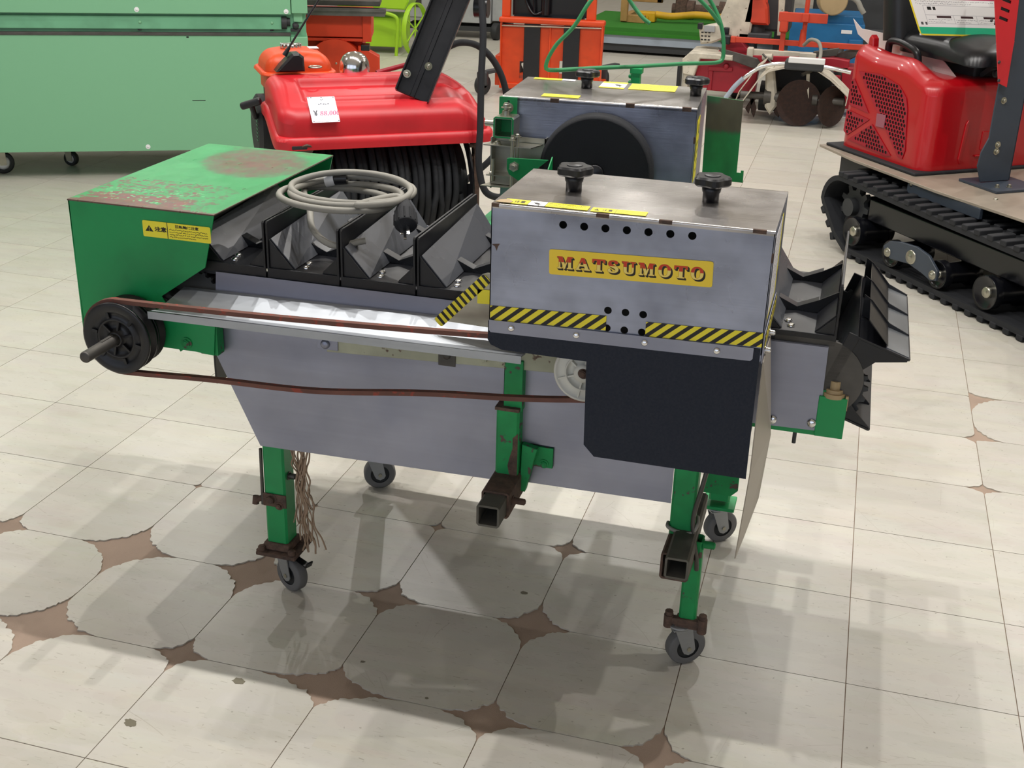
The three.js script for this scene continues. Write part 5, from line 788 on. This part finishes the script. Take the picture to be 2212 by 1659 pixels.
// ---------------------------------------------------------------- big mint green machine at the left
{
  const t = thing('green_cabinet_machine', 'large mint green sheet metal machine on small castors behind the green hood', 'machine', [-3.766, 0, -1.688], 0.4644);
  const body = put('body', [box(-0.6, 1.37, 0.14, 1.3, -0.7, -0.02, 0.004)], M.mintDark, t);
  put('lower_panel', box(-0.6, 1.2965, 0.132, 0.642, -0.02, 0.0, 0.002), M.mint, t);
  put('upper_panel', box(-0.6, 1.304, 0.735, 1.3, -0.02, 0.012, 0.002), M.mint, t);
  put('corner_panel', [box(1.3, 1.375, 0.14, 0.636, -0.03, -0.002, 0.003), box(1.3, 1.375, 0.132, 0.636, -0.7, -0.03, 0.003)], M.mint, t);
  put('corner_panel', [box(1.3075, 1.378, 0.74, 1.3, -0.7, 0.01, 0.003), box(1.315, 1.355, 0.7, 0.742, -0.06, -0.01, 0.003)], M.mint, t);
  put('slide_strip', box(-0.6, 1.262, 0.668, 0.724, -0.02, -0.006, 0.003), M.mintDark, t);
  put('slide_shelf', box(-0.6, 1.3, 0.642, 0.655, -0.03, 0.004, 0.001), M.dullIron, t);
  put('slide_roller', [cyl([1.262, 0.697, -0.014], [1.285, 0.697, -0.014], 0.027, 0.027, 24), cyl([1.285, 0.7, -0.02], [1.3, 0.7, -0.02], 0.018, 0.018, 16), lathe([[0, 0], [0.012, 0], [0.016, 0.012], [0.01, 0.02], [0, 0.022]], [1.32, 0.68, -0.01], [0.3, 0.6, 0.7], 16), box(1.3, 1.345, 0.66, 0.672, -0.03, 0.0, 0.003)], M.tyreBlack, t);
  putEach('panel_bolt', [[0.645, 0.752, 0.0125], [1.284, 0.748, 0.0125], [0.639, 0.151, 0.0005]].map(([x, y, z]) => [cyl([x, y, z - 0.001], [x, y, z + 0.001], 0.0105, 0.0105, 20), screw([x, y, z + 0.001], [0, 0, 1], 0.0055)]), M.white, t);
  putEach('panel_bolt', [[0.652, 0.697], [1.22, 0.697]].map(([x, y]) => screw([x, y, -0.006], [0, 0, 1], 0.007)), M.mint, t);
  putEach('panel_slot', [box(0.85, 0.908, 0.3565, 0.3595, 0, 0.0006), box(0.845, 0.855, 0.632, 0.638, 0, 0.0006), box(0.64, 0.655, 0.662, 0.668, -0.006, -0.0054), box(1.21, 1.225, 0.662, 0.668, -0.006, -0.0054)], M.blackGloss, t);
  for (const [x, z, r, turn] of [[-0.03, -0.17, 0.05, 0.3], [0.25, -0.31, 0.034, -0.4], [1.2, -0.2, 0.05, 0.4], [0.9, -0.6, 0.034, 0.1], [-0.5, -0.6, 0.05, 0.2]]) {
    const a = (g) => fin(g).rotateY(turn).translate(x, 0, z), w = put('castor_wheel', a(lathe([[r * 0.62, -0.015], [r * 0.9, -0.015], [r, -0.009], [r, 0.009], [r * 0.9, 0.015], [r * 0.62, 0.015]], [0, r, 0], [0, 0, 1], 40)), M.tyreBlack, t);
    put('wheel_hub', a(lathe([[0, -0.013], [r * 0.3, -0.013], [r * 0.62, -0.01], [r * 0.62, 0.01], [r * 0.3, 0.013], [0, 0.013]], [0, r, 0], [0, 0, 1], 30)), M.white, w);
    put('castor_fork', a([prism([[-0.014, r - 0.01], [0.014, r - 0.01], [0.012, 0.14], [-0.03, 0.14]], 'xy', 0.017, 0.02), prism([[-0.014, r - 0.01], [0.014, r - 0.01], [0.012, 0.14], [-0.03, 0.14]], 'xy', -0.02, -0.017), box(-0.03, 0.012, 0.137, 0.142, -0.02, 0.02)]), M.zinc, t);
  }
}
// ---------------------------------------------------------------- orange-red machine with grey shelf behind the sprayer
{
  const t = thing('orange_red_machine', 'orange red machine with grey steel shelf and round belt guard behind the sprayer', 'machine', [-2.78, 0, -3.2], 0.34);
  put('cabinet', [box(-0.3, 0.165, 0.52, 0.635, -0.4, 0, 0.004), box(-0.3, 0.165, 0.5, 0.515, -0.4, 0.006, 0.002), box(0.125, 0.17, 0.5, 0.635, -0.02, 0.012, 0.003), box(-0.3, 0.1, 0.685, 0.95, -0.4, -0.12, 0.004)], M.orangeRed, t);
  const sh = put('shelf', [box(-0.3, 0.245, 0.636, 0.662, -0.1, 0.07, 0.002), prism([[0.068, 0.636], [0.072, 0.636], [0.066, 0.672], [0.062, 0.672]], 'zy', -0.3, 0.245), box(-0.3, 0.215, 0.672, 0.7, -0.3, -0.06, 0.004)], M.dullIron, t);
  put('belt_guard', [cyl([-0.02, 0.365, -0.08], [-0.02, 0.365, 0.03], 0.148, 0.148, 48), prism([[0.1, 0.2], [0.21, 0.2], [0.21, 0.425], [0.115, 0.478], [0.1, 0.478]], 'xy', -0.06, 0.02, 0.003), box(-0.3, 0.12, 0.05, 0.5, -0.3, -0.09, 0.006)], M.orangeRed, t);
  put('hub_screw', screw([-0.015, 0.39, 0.03], [0, 0, 1], 0.006), M.zinc, t);
  put('rubber_block', box(0.115, 0.16, 0.455, 0.485, -0.06, 0.022, 0.004), M.black, t);
  putEach('leg', [[-0.28, -0.35], [-0.28, -0.15], [0.1, -0.35], [0.1, -0.15]].map(([x, z]) => box(x - 0.02, x + 0.02, 0, 0.51, z - 0.02, z + 0.02, 0.002)), M.orangeRed, t);
}
// ---------------------------------------------------------------- lime green wheeled stand
{
  const t = thing('lime_barrow', 'bright lime green steel barrow with bent tube leg and thin spoked wheel', 'barrow', [-3.6, 0, -6.15], 0.2);
  put('hopper', [prism([[-0.45, 0.35], [0.07, 0.34], [0.1, 0.4], [0.12, 0.75], [-0.45, 0.75]], 'xy', -0.5, 0.02, 0.01), box(-0.45, 0.03, 0.05, 0.27, -0.5, -0.06, 0.006)], M.lime, t);
  put('hopper_slot', box(-0.3, -0.02, 0.42, 0.45, 0.02, 0.024), M.blackGloss, t);
  put('tube_frame', [tube([[-0.45, 0.315, 0.04], [-0.2, 0.318, 0.04], [-0.05, 0.31, 0.04], [0.01, 0.285, 0.04], [0.02, 0.23, 0.04], [0.012, 0.1, 0.04], [0.005, 0.0, 0.04]], 0.013, 10, 70), tube([[-0.45, 0.315, -0.48], [-0.05, 0.31, -0.48], [0.01, 0.285, -0.48], [0.02, 0.23, -0.48], [0.005, 0.0, -0.48]], 0.013, 10, 60), cyl([-0.4, 0, -0.4], [-0.4, 0.3, -0.4], 0.013, 0.013, 10), cyl([-0.4, 0, 0.0], [-0.4, 0.3, 0.0], 0.013, 0.013, 10)], M.lime, t);
  const w = put('wheel_rim', lathe([[0.185, -0.018], [0.195, -0.018], [0.195, 0.018], [0.185, 0.018], [0.185, -0.018]], [0.14, 0.195, -0.05], [0.95, 0, 0.3], 60), M.lime, t);
  putEach('spoke', Array.from({ length: 3 }, (_, i) => { const a = i * PI / 3 + 1.57, d = V(-0.3, 0, 0.95).multiplyScalar(Math.cos(a) * 0.19), y = Math.sin(a) * 0.19; return cyl([0.14 + d.x, 0.195 + y, -0.05 + d.z], [0.14 - d.x, 0.195 - y, -0.05 - d.z], 0.006, 0.006, 8); }), M.lime, w);
}
// ---------------------------------------------------------------- grey cabinet on wheels
{
  const t = thing('grey_cabinet', 'light grey metal cabinet on dark wheels standing far behind the boom', 'cabinet', [-3.35, 0, -7.35], 0.12);
  put('cabinet_body', [box(-0.62, 0.14, 0.13, 0.9, -0.5, 0, 0.006), box(0.145, 0.3, 0.15, 0.9, -0.5, -0.03, 0.006)], M.greyPaint, t);
  put('door_panel', box(-0.6, -0.25, 0.16, 0.88, 0, 0.008, 0.003), M.greyPaint, t);
  put('vent', box(-0.56, -0.46, 0.24, 0.36, 0.008, 0.011, 0.001), M.dullIron, t);
  put('side_sheet', box(0.1, 0.135, 0.21, 0.9, 0.002, 0.012, 0.002), M.paleBlue, t);
  put('chassis', [box(-0.6, 0.26, 0.06, 0.1, -0.5, -0.02, 0.004)], M.darkGrey, t);
  for (const [x, z] of [[0.19, 0.0], [-0.45, 0.0], [0.19, -0.45], [-0.45, -0.45]]) put('wheel', [lathe([[0, -0.03], [0.055, -0.03], [0.07, -0.02], [0.07, 0.02], [0.055, 0.03], [0, 0.03]], [x, 0.07, z], [0.97, 0, 0.25], 30), box(x - 0.03, x + 0.03, 0.07, 0.135, z - 0.04, z + 0.02, 0.004)], M.tyreBlack, t);
}
// ---------------------------------------------------------------- orange lifter with black belts
{
  const t = thing('orange_lifter', 'orange bag lifter with two black belts and dark engine bay behind the rear cover', 'lifter', [-2.06, 0, -4.9], 0.1);
  const hole = (x0, x1, y0, y1) => [[x0, y0], [x1, y0], [x1, y1], [x0, y1]].reverse();
  put('front_panel', [prism([[-0.325, 0.045], [0.33, 0.06], [0.34, 0.45], [-0.325, 0.435]], 'xy', -0.02, -0.005, 0, [hole(-0.2, -0.165, 0.1, 0.21), hole(0.06, 0.085, 0.1, 0.225)]), box(-0.325, -0.318, 0.04, 0.45, -0.02, 0.03, 0.001), box(0.325, 0.336, 0.05, 0.46, -0.02, 0.03, 0.001), box(-0.01, 0.0, 0.06, 0.44, -0.005, 0.008, 0.001)], M.orange, t);
  put('top_bar', [box(-0.335, 0.343, 0.45, 0.485, -0.06, 0.035, 0.012)], M.orange, t);
  put('side_post', [box(-0.322, -0.27, 0.485, 1.1, -0.05, 0.0, 0.004)], M.orange, t);
  put('side_post', [box(0.222, 0.28, 0.485, 1.1, -0.05, 0.0, 0.004)], M.orange, t);
  put('steel_rod', cyl([-0.32, 0.43, 0.012], [0.33, 0.442, 0.012], 0.006, 0.006, 10), M.zinc, t);
  for (const x of [-0.12, 0.135]) put('belt', box(x - 0.052, x + 0.052, 0.05, 0.448, 0.002, 0.014, 0.002), M.black, t);
  put('engine_bay', [box(-0.27, 0.222, 0.485, 1.1, -0.4, -0.1, 0.004), cyl([-0.05, 0.5, -0.06], [-0.05, 1.0, -0.06], 0.03, 0.03, 16), tube([[-0.2, 0.7, -0.06], [-0.17, 0.56, -0.06], [-0.12, 0.5, -0.05], [-0.06, 0.52, -0.05]], 0.009, 8, 30), tube([[-0.14, 0.75, -0.06], [-0.12, 0.5, -0.05]], 0.007, 8, 20), box(-0.25, 0.2, 0.48, 0.49, -0.1, -0.03)], M.blackGloss, t);
  put('base', [box(-0.325, 0.33, 0.035, 0.07, -0.5, 0.02, 0.005), box(-0.36, -0.325, 0.05, 0.24, -0.3, 0.0, 0.004)], M.orange, t);
  for (const [x, z] of [[-0.42, 0.1], [0.3, -0.4], [-0.3, -0.45]]) { const w = put('castor_wheel', lathe([[0.02, -0.02], [0.055, -0.02], [0.065, -0.012], [0.065, 0.012], [0.055, 0.02], [0.02, 0.02]], [x, 0.065, z], [0.8, 0, 0.5], 32), M.tyreBlack, t); put('castor_fork', [box(x - 0.035, x + 0.035, 0.06, 0.15, z - 0.03, z + 0.03, 0.012), bar([x, 0.14, z], [x + 0.09, 0.15, z - 0.1], 0.05, 0.02)], M.darkGrey, w); }
}
// ---------------------------------------------------------------- low platform with artificial turf and what lies on it
{
  const t = thing('turf_platform', 'low display platform with artificial green turf and pale blue front board', 'platform', [-1.5, 0, -7.04], 0);
  put('platform_box', box(-0.9, 0.9, 0.02, 0.14, -1.2, -0.02, 0.003), M.darkGrey, t);
  put('front_board', box(-0.92, 0.9, 0.078, 0.15, -0.02, 0.0, 0.002), M.paleBlue, t);
  put('turf', domed(-0.92, 0.9, -1.2, 0.02, 40, 30, 0.02, 0.03, () => 0.205, () => 0.148), M.turf, t);
  putEach('foot', [[-0.8, -0.1], [0.8, -0.1], [-0.8, -1.1], [0.8, -1.1]].map(([x, z]) => box(x - 0.05, x + 0.05, 0, 0.03, z - 0.05, z + 0.05)), M.black, t);
  const r = single('yellow_shaft', [tube([[-1.83, 0.27, -7.55], [-1.7, 0.262, -7.55], [-1.5, 0.28, -7.6], [-1.3, 0.27, -7.6]], 0.03, 10, 40), cyl([-1.3, 0.27, -7.6], [-1.15, 0.268, -7.6], 0.035, 0.045, 14), box(-1.98, -1.83, 0.21, 0.29, -7.62, -7.5, 0.01), cyl([-1.9, 0.25, -7.49], [-1.9, 0.25, -7.48], 0.02, 0.02, 12)], M.yellow, 'yellow shaft guard with brown end lying on the green turf', 'shaft');
  r.position.y = 0.206;
  single('rusty_axle', [cyl([-1.75, 0.28, -7.9], [-1.0, 0.28, -7.9], 0.045, 0.045, 14), cyl([-1.62, 0.28, -7.9], [-1.56, 0.28, -7.9], 0.075, 0.075, 16), cyl([-1.35, 0.28, -7.9], [-1.27, 0.28, -7.9], 0.08, 0.08, 16), box(-1.72, -1.62, 0.21, 0.42, -7.95, -7.85, 0.01)], M.rust, 'rust brown axle with hubs lying behind the yellow shaft', 'axle').position.y = 0.206;
  single('wooden_post_frame', [box(-2.1, -2.045, 0.21, 0.9, -7.45, -7.39, 0.004), box(-1.87, -1.825, 0.33, 0.9, -7.85, -7.8, 0.004), box(-2.1, -1.9, 0.2, 0.26, -7.47, -7.41, 0.004), bar([-2.07, 0.23, -7.85], [-2.07, 0.23, -7.42], 0.05, 0.05), box(-2.1, -1.825, 0.33, 0.38, -7.85, -7.8, 0.004)], M.wood, 'wooden frame with upright posts at the left end of the turf platform', 'frame').position.y = 0.206;
}
// ---------------------------------------------------------------- red and ivory rotary tiller
{
  const t = thing('rotary_tiller', 'red and ivory rotary tiller with an arched guard over rusty tines and discs', 'tiller', [-0.6, 0, -4.8], 0);
  const X = 0.6, Z = 4.8, w = (a) => a.map(([x, y]) => [x + X, y]);      // written in hall metres along x, depth below
  putEach('red_body', [prism(w([[-1.128, 0.1], [-0.75, 0.09], [-0.74, 0.3], [-1.1, 0.3], [-1.128, 0.26]]), 'xy', -0.3, -0.18, 0.006), prism(w([[-0.85, 0.26], [-0.2, 0.27], [-0.2, 0.34], [-0.3, 0.35], [-0.9, 0.33]]), 'xy', -0.35, -0.15, 0.006), prism(w([[-1.02, 0.32], [-0.94, 0.4], [-0.9, 0.43], [-0.8, 0.33]]), 'xy', -0.4, -0.25, 0.006), prism(w([[-0.22, 0.05], [-0.05, 0.05], [-0.05, 0.3], [-0.24, 0.3]]), 'xy', -0.35, -0.15, 0.005)], M.maroon, t);
  putEach('body_rib', [prism(w([[-1.05, 0.22], [-0.9, 0.225], [-0.9, 0.25], [-1.05, 0.245]]), 'xy', -0.18, -0.165, 0.002), prism(w([[-1.045, 0.1], [-1.02, 0.1], [-1.02, 0.22], [-1.045, 0.22]]), 'xy', -0.18, -0.165, 0.002), box(X - 0.33, X - 0.24, 0.2, 0.25, -0.15, -0.135, 0.004), lathe([[0, 0], [0.018, 0], [0.015, 0.012], [0, 0.014]], [X - 0.94, 0.255, -0.165], [0, 0, 1], 16)], M.maroon, t);
  putEach('ivory_cover', [prism(w([[-1.15, 0.46], [-1.1, 0.475], [-1.04, 0.49], [-1.0, 0.6], [-0.965, 0.72], [-0.82, 0.72], [-0.815, 0.55], [-0.83, 0.4], [-1.0, 0.395], [-1.06, 0.37], [-1.13, 0.36]]), 'xy', -0.42, -0.3, 0.012), prism(w([[-0.66, 0.44], [-0.625, 0.44], [-0.64, 0.75], [-0.68, 0.75]]), 'xy', -0.35, -0.32, 0.004)], M.ivory, t, 'ivory covers');
  putEach('cover_vent', [0, 1, 2].flatMap((j) => [0, 1, 2].map((i) => box(X - 1.13 + i * 0.022, X - 1.116 + i * 0.022, 0.388 + j * 0.022, 0.395 + j * 0.022, -0.3, -0.297))), M.blackGloss, t);
  put('hinge', [box(X - 1.155, X - 1.125, 0.455, 0.49, -0.34, -0.28, 0.004), box(X - 0.99, X - 0.955, 0.43, 0.475, -0.34, -0.28, 0.006)], M.black, t);
  put('hinge_plate', box(X - 1.115, X - 1.045, 0.44, 0.48, -0.3, -0.288, 0.004), M.greyPaint, t);
  putEach('left_fender', [prism(w([[-1.2, 0.2], [-1.21, 0.29], [-1.17, 0.33], [-1.13, 0.335], [-0.9, 0.33], [-0.9, 0.3], [-1.1, 0.3], [-1.13, 0.19]]), 'xy', -0.45, -0.1, 0.006), prism(w([[-1.205, 0.05], [-1.17, 0.05], [-1.16, 0.22], [-1.2, 0.22]]), 'xy', -0.2, -0.12, 0.004)], M.ivory, t);
  putEach('rubber_strip', [box(X - 1.235, X - 1.215, 0.02, 0.26, -0.2, -0.1, 0.003), box(X - 1.165, X - 1.12, 0.02, 0.2, -0.3, -0.2, 0.004)], M.black, t);
  put('gear_head', [prism(w([[-0.88, 0.5], [-0.72, 0.5], [-0.735, 0.6], [-0.76, 0.66], [-0.77, 0.74], [-0.86, 0.74], [-0.86, 0.65]]), 'xy', -0.45, -0.3, 0.015), box(X - 0.92, X - 0.74, 0.63, 0.66, -0.36, -0.33, 0.004), box(X - 0.84, X - 0.78, 0.66, 0.76, -0.34, -0.27, 0.008)], M.vermilion, t, 'vermilion gear head');
  put('dark_body', [box(X - 0.97, X - 0.6, 0.44, 0.78, -0.75, -0.5, 0.02), cyl([X - 0.8, 0.42, -0.4], [X - 0.8, 0.5, -0.4], 0.06, 0.05, 20), box(X - 0.9, X - 0.7, 0.4, 0.45, -0.45, -0.3, 0.01)], M.darkGrey, t);
  put('red_crossbar', [box(X - 0.92, X + 0.2, 0.4, 0.432, -0.22, -0.19, 0.003), box(X - 0.94, X - 0.9, 0.398, 0.434, -0.23, -0.18, 0.003)], M.vermilion, t, 'long orange red crossbar');
  put('bar_grip', [box(X - 0.99, X - 0.93, 0.385, 0.44, -0.24, -0.17, 0.01)], M.black, t);
  put('red_upright', [box(X - 0.63, X - 0.6, 0.28, 0.6, -0.2, -0.17, 0.003), box(X - 0.64, X - 0.59, 0.48, 0.56, -0.2, -0.15, 0.01)], M.vermilion, t);
  put('red_upright', [cyl([X - 0.49, 0.42, -0.19], [X - 0.49, 0.78, -0.19], 0.014, 0.014, 12), cyl([X - 0.495, 0.4, -0.19], [X - 0.495, 0.5, -0.19], 0.022, 0.018, 12), box(X - 0.65, X - 0.36, 0.545, 0.6, -0.18, -0.15, 0.004), box(X - 0.51, X - 0.47, 0.55, 0.6, -0.155, -0.135, 0.004)], M.vermilion, t);
  put('ivory_bracket', [box(X - 0.79, X - 0.42, 0.26, 0.37, -0.2, -0.16, 0.006), box(X - 0.82, X - 0.78, 0.27, 0.38, -0.2, -0.14, 0.01), box(X - 0.5, X - 0.4, 0.3, 0.37, -0.16, -0.13, 0.006), cyl([X - 0.72, 0.33, -0.14], [X - 0.66, 0.335, -0.13], 0.02, 0.02, 12)], M.ivory, t);
  putEach('linkage_rod', [cyl([X - 0.72, 0.35, -0.12], [X - 0.6, 0.26, -0.06], 0.006, 0.006, 8), cyl([X - 0.5, 0.32, -0.12], [X - 0.44, 0.27, -0.08], 0.006, 0.006, 8), cyl([X - 0.44, 0.32, -0.12], [X - 0.5, 0.27, -0.08], 0.006, 0.006, 8)], M.dullIron, t);
  putEach('grey_flap', [prism(w([[-1.0, 0.37], [-0.75, 0.32], [-0.7, 0.26], [-0.78, 0.26], [-0.95, 0.31]]), 'xy', -0.15, -0.13, 0.004), prism(w([[-0.55, 0.26], [-0.32, 0.27], [-0.05, 0.42], [-0.05, 0.46], [-0.3, 0.36], [-0.5, 0.33]]), 'xy', -0.25, -0.22, 0.006), prism(w([[-0.42, 0.34], [-0.28, 0.36], [-0.27, 0.41], [-0.42, 0.38]]), 'xy', -0.18, -0.16, 0.004)], M.dullIron, t);
  put('grey_cable', tube([[X - 0.48, 0.42, -0.1], [X - 0.44, 0.46, -0.06], [X - 0.39, 0.45, -0.02], [X - 0.37, 0.38, 0.02], [X - 0.4, 0.31, 0.08], [X - 0.46, 0.275, 0.12]], 0.011, 8, 60), M.cable, t);
  // arched guard over the tines
  { const arch = [[-0.79, 0.08], [-0.775, 0.13], [-0.73, 0.2], [-0.69, 0.27], [-0.64, 0.313], [-0.56, 0.335], [-0.45, 0.343], [-0.37, 0.335], [-0.29, 0.29], [-0.22, 0.235], [-0.18, 0.2], [-0.185, 0.15]]; put('arched_guard', [band(w(arch), 0.005, 0.05, 0.33, false), band(w(arch.slice(0, 5)).map(([x, y]) => [x - 0.045, y + 0.02]), 0.005, -0.1, 0.1, false)], M.ivory, t, 'ivory arched tine guard'); }
  const hb = put('guard_rail', [tube([[X - 0.86, 0.16, 0.3], [X - 0.82, 0.22, 0.3], [X - 0.76, 0.28, 0.3], [X - 0.7, 0.325, 0.3], [X - 0.62, 0.352, 0.3], [X - 0.5, 0.362, 0.3], [X - 0.3, 0.352, 0.3], [X - 0.18, 0.335, 0.3]], 0.012, 10, 70)], M.chrome, t);
  put('blue_sleeve', tube([[X - 0.878, 0.137, 0.3], [X - 0.86, 0.165, 0.3], [X - 0.83, 0.21, 0.3], [X - 0.785, 0.26, 0.3]], 0.0145, 10, 40), M.paleBlue, hb);
  put('guard_box', [box(X - 0.555, X - 0.335, 0.33, 0.385, 0.22, 0.34, 0.012)], M.darkGrey, t);
  put('light_bar', box(X - 0.535, X - 0.33, 0.372, 0.402, 0.3, 0.345, 0.004), M.white, t);
  // axle, tines and discs
  put('tine_axle', [cyl([X - 0.8, 0.15, 0.2], [X - 0.2, 0.15, 0.2], 0.022, 0.022, 16), cyl([X - 0.66, 0.15, 0.2], [X - 0.62, 0.15, 0.2], 0.05, 0.045, 20), cyl([X - 0.48, 0.15, 0.2], [X - 0.44, 0.15, 0.2], 0.04, 0.04, 18), cyl([X - 0.38, 0.15, 0.2], [X - 0.35, 0.15, 0.2], 0.04, 0.04, 18), cyl([X - 0.6, 0.15, 0.2], [X - 0.56, 0.15, 0.2], 0.035, 0.035, 8), box(X - 0.55, X - 0.5, 0.12, 0.19, 0.18, 0.24, 0.01)], M.dullIron, t);
  putEach('gear_arm', [prism(w([[-0.67, 0.33], [-0.62, 0.33], [-0.585, 0.16], [-0.58, 0.1], [-0.615, 0.045], [-0.65, 0.09], [-0.655, 0.16]]), 'xy', 0.17, 0.23, 0.012), bar([X - 0.42, 0.3, 0.22], [X - 0.41, 0.15, 0.22], 0.025, 0.02)], M.ivory, t);
  put('cutter_disc', lathe([[0, -0.012], [0.09, -0.01], [0.13, 0.006], [0.133, 0.008], [0.09, -0.004], [0, -0.006]], [X - 0.455, 0.135, 0.26], [0.35, 0.1, 0.93], 40), M.rustDark, t);
  put('cutter_disc', lathe([[0, -0.012], [0.07, -0.01], [0.115, 0.006], [0.117, 0.008], [0.07, -0.004], [0, -0.006]], [X - 0.27, 0.125, 0.24], [0.75, 0.1, 0.65], 40), M.rustDark, t);
  for (const [x, y0, lean, kx] of [[-0.735, 0.15, 0.02, 0.012], [-0.545, 0.16, -0.03, 0.02], [-0.5, 0.16, 0.05, 0.02], [-0.34, 0.16, 0.03, 0.02], [-0.7, 0.17, -0.05, 0.015]]) put('tine', prism(w([[x - kx, y0], [x + kx, y0], [x + lean + kx * 1.4, y0 - 0.08], [x + lean + kx * 0.6, y0 - 0.13], [x + lean - kx, y0 - 0.1]]), 'xy', 0.2, 0.212, 0.003), M.rustDark, t);
  put('dark_interior', [box(X - 0.62, X - 0.28, 0.1, 0.3, -0.05, 0.06, 0.02), cyl([X - 0.7, 0.12, 0.0], [X - 0.2, 0.12, 0.0], 0.09, 0.09, 20)], M.darkGrey, t);
  putEach('wheel', [lathe([[0.04, -0.05], [0.17, -0.05], [0.19, -0.03], [0.19, 0.03], [0.17, 0.05], [0.04, 0.05]], [X - 0.9, 0.19, -0.6], [1, 0, 0], 30), lathe([[0.04, -0.05], [0.17, -0.05], [0.19, -0.03], [0.19, 0.03], [0.17, 0.05], [0.04, 0.05]], [X - 0.3, 0.19, -0.6], [1, 0, 0], 30)], M.tyreBlack, t);
}
// ---------------------------------------------------------------- blue machine and engines at the back right
{
  const t = thing('blue_machine', 'blue sheet metal machine with tan round cap and grey hose behind the tiller', 'machine', [-0.4, 0, -6.4], 0.05);
  put('blue_case', [box(-0.26, 0.26, 0.06, 0.4, -0.4, 0.02, 0.006), box(-0.24, 0.24, 0.37, 0.455, -0.4, 0.0, 0.008), box(0.16, 0.25, 0.02, 0.3, 0.02, 0.06, 0.006)], M.blue, t);
  put('maker_plate', box(0.1, 0.175, 0.335, 0.36, 0.02, 0.024, 0.001), M.white, t);
  put('tan_cap', [cyl([0.0, 0.56, -0.02], [0.02, 0.56, 0.08], 0.1, 0.1, 36), lathe([[0.09, 0], [0.1, 0.004], [0.09, 0.01], [0, 0.014]], [0.02, 0.56, 0.08], [0.2, 0, 0.98], 36)], M.tan, t);
  put('hose', tube([[0.1, 0.58, 0.03], [0.14, 0.585, 0.05], [0.185, 0.56, 0.07], [0.21, 0.52, 0.08], [0.235, 0.485, 0.08]], 0.019, 10, 40), M.cable, t);
  putEach('foot', [[-0.22, -0.35], [0.22, -0.35], [-0.22, -0.02], [0.22, -0.02]].map(([x, z]) => box(x - 0.03, x + 0.03, 0, 0.07, z - 0.03, z + 0.03)), M.darkGrey, t);
  const e = thing('bare_engine', 'dark bare engine with silver fittings standing behind the blue machine', 'engine', [-0.05, 0, -7.1], 0);
  put('engine_block', [box(-0.5, 0.55, 0.25, 0.9, -0.4, -0.05, 0.02), box(-0.3, 0.1, 0.05, 0.3, -0.4, 0, 0.02)], M.darkGrey, e);
  putEach('fitting', [[-0.05, 0.72, 0.02], [0.12, 0.66, 0.03], [0.25, 0.74, 0.02], [0.33, 0.62, 0.025], [0.2, 0.58, 0.02]].map(([x, y, r]) => [cyl([x, y, -0.06], [x, y, 0.02], r, r * 0.8, 14), cyl([x, y - 0.06, 0.0], [x + 0.05, y + 0.07, 0.0], r * 0.4, r * 0.4, 8)]), M.zinc, e);
  put('pipe', [cyl([-0.1, 0.68, 0.02], [0.5, 0.67, 0.02], 0.012, 0.012, 10), tube([[0.05, 0.8, 0.03], [0.12, 0.6, 0.05], [0.22, 0.55, 0.04], [0.3, 0.7, 0.03]], 0.012, 8, 40)], M.greyPaint, e);
  put('engine_tag', [box(0.05, 0.13, 0.6, 0.7, 0.05, 0.054, 0.001), box(0.01, 0.07, 0.7, 0.78, 0.05, 0.07, 0.006)], M.white, e);
  putEach('engine_leg', [[-0.45, -0.3], [0.5, -0.3], [-0.45, -0.1], [0.5, -0.1]].map(([x, z]) => box(x - 0.03, x + 0.03, 0, 0.26, z - 0.03, z + 0.03)), M.darkGrey, e);
  const f = thing('dark_implement', 'dark grey farm implement standing behind the ivory cover of the tiller', 'implement', [-0.9, 0, -6.5], 0);
  put('implement_body', [box(-0.1, 0.2, 0.3, 0.95, -0.4, -0.05, 0.03), cyl([0.0, 0.55, 0.0], [0.15, 0.5, 0.0], 0.05, 0.05, 18)], M.darkGrey, f);
  putEach('implement_leg', [[-0.05, -0.35], [0.15, -0.35], [-0.05, -0.1], [0.15, -0.1]].map(([x, z]) => box(x - 0.03, x + 0.03, 0, 0.31, z - 0.03, z + 0.03)), M.black, f);
}
scene.traverse((o) => { if (o.isMesh) { o.castShadow = true; o.receiveShadow = true; } });
renderer.render(scene, camera);
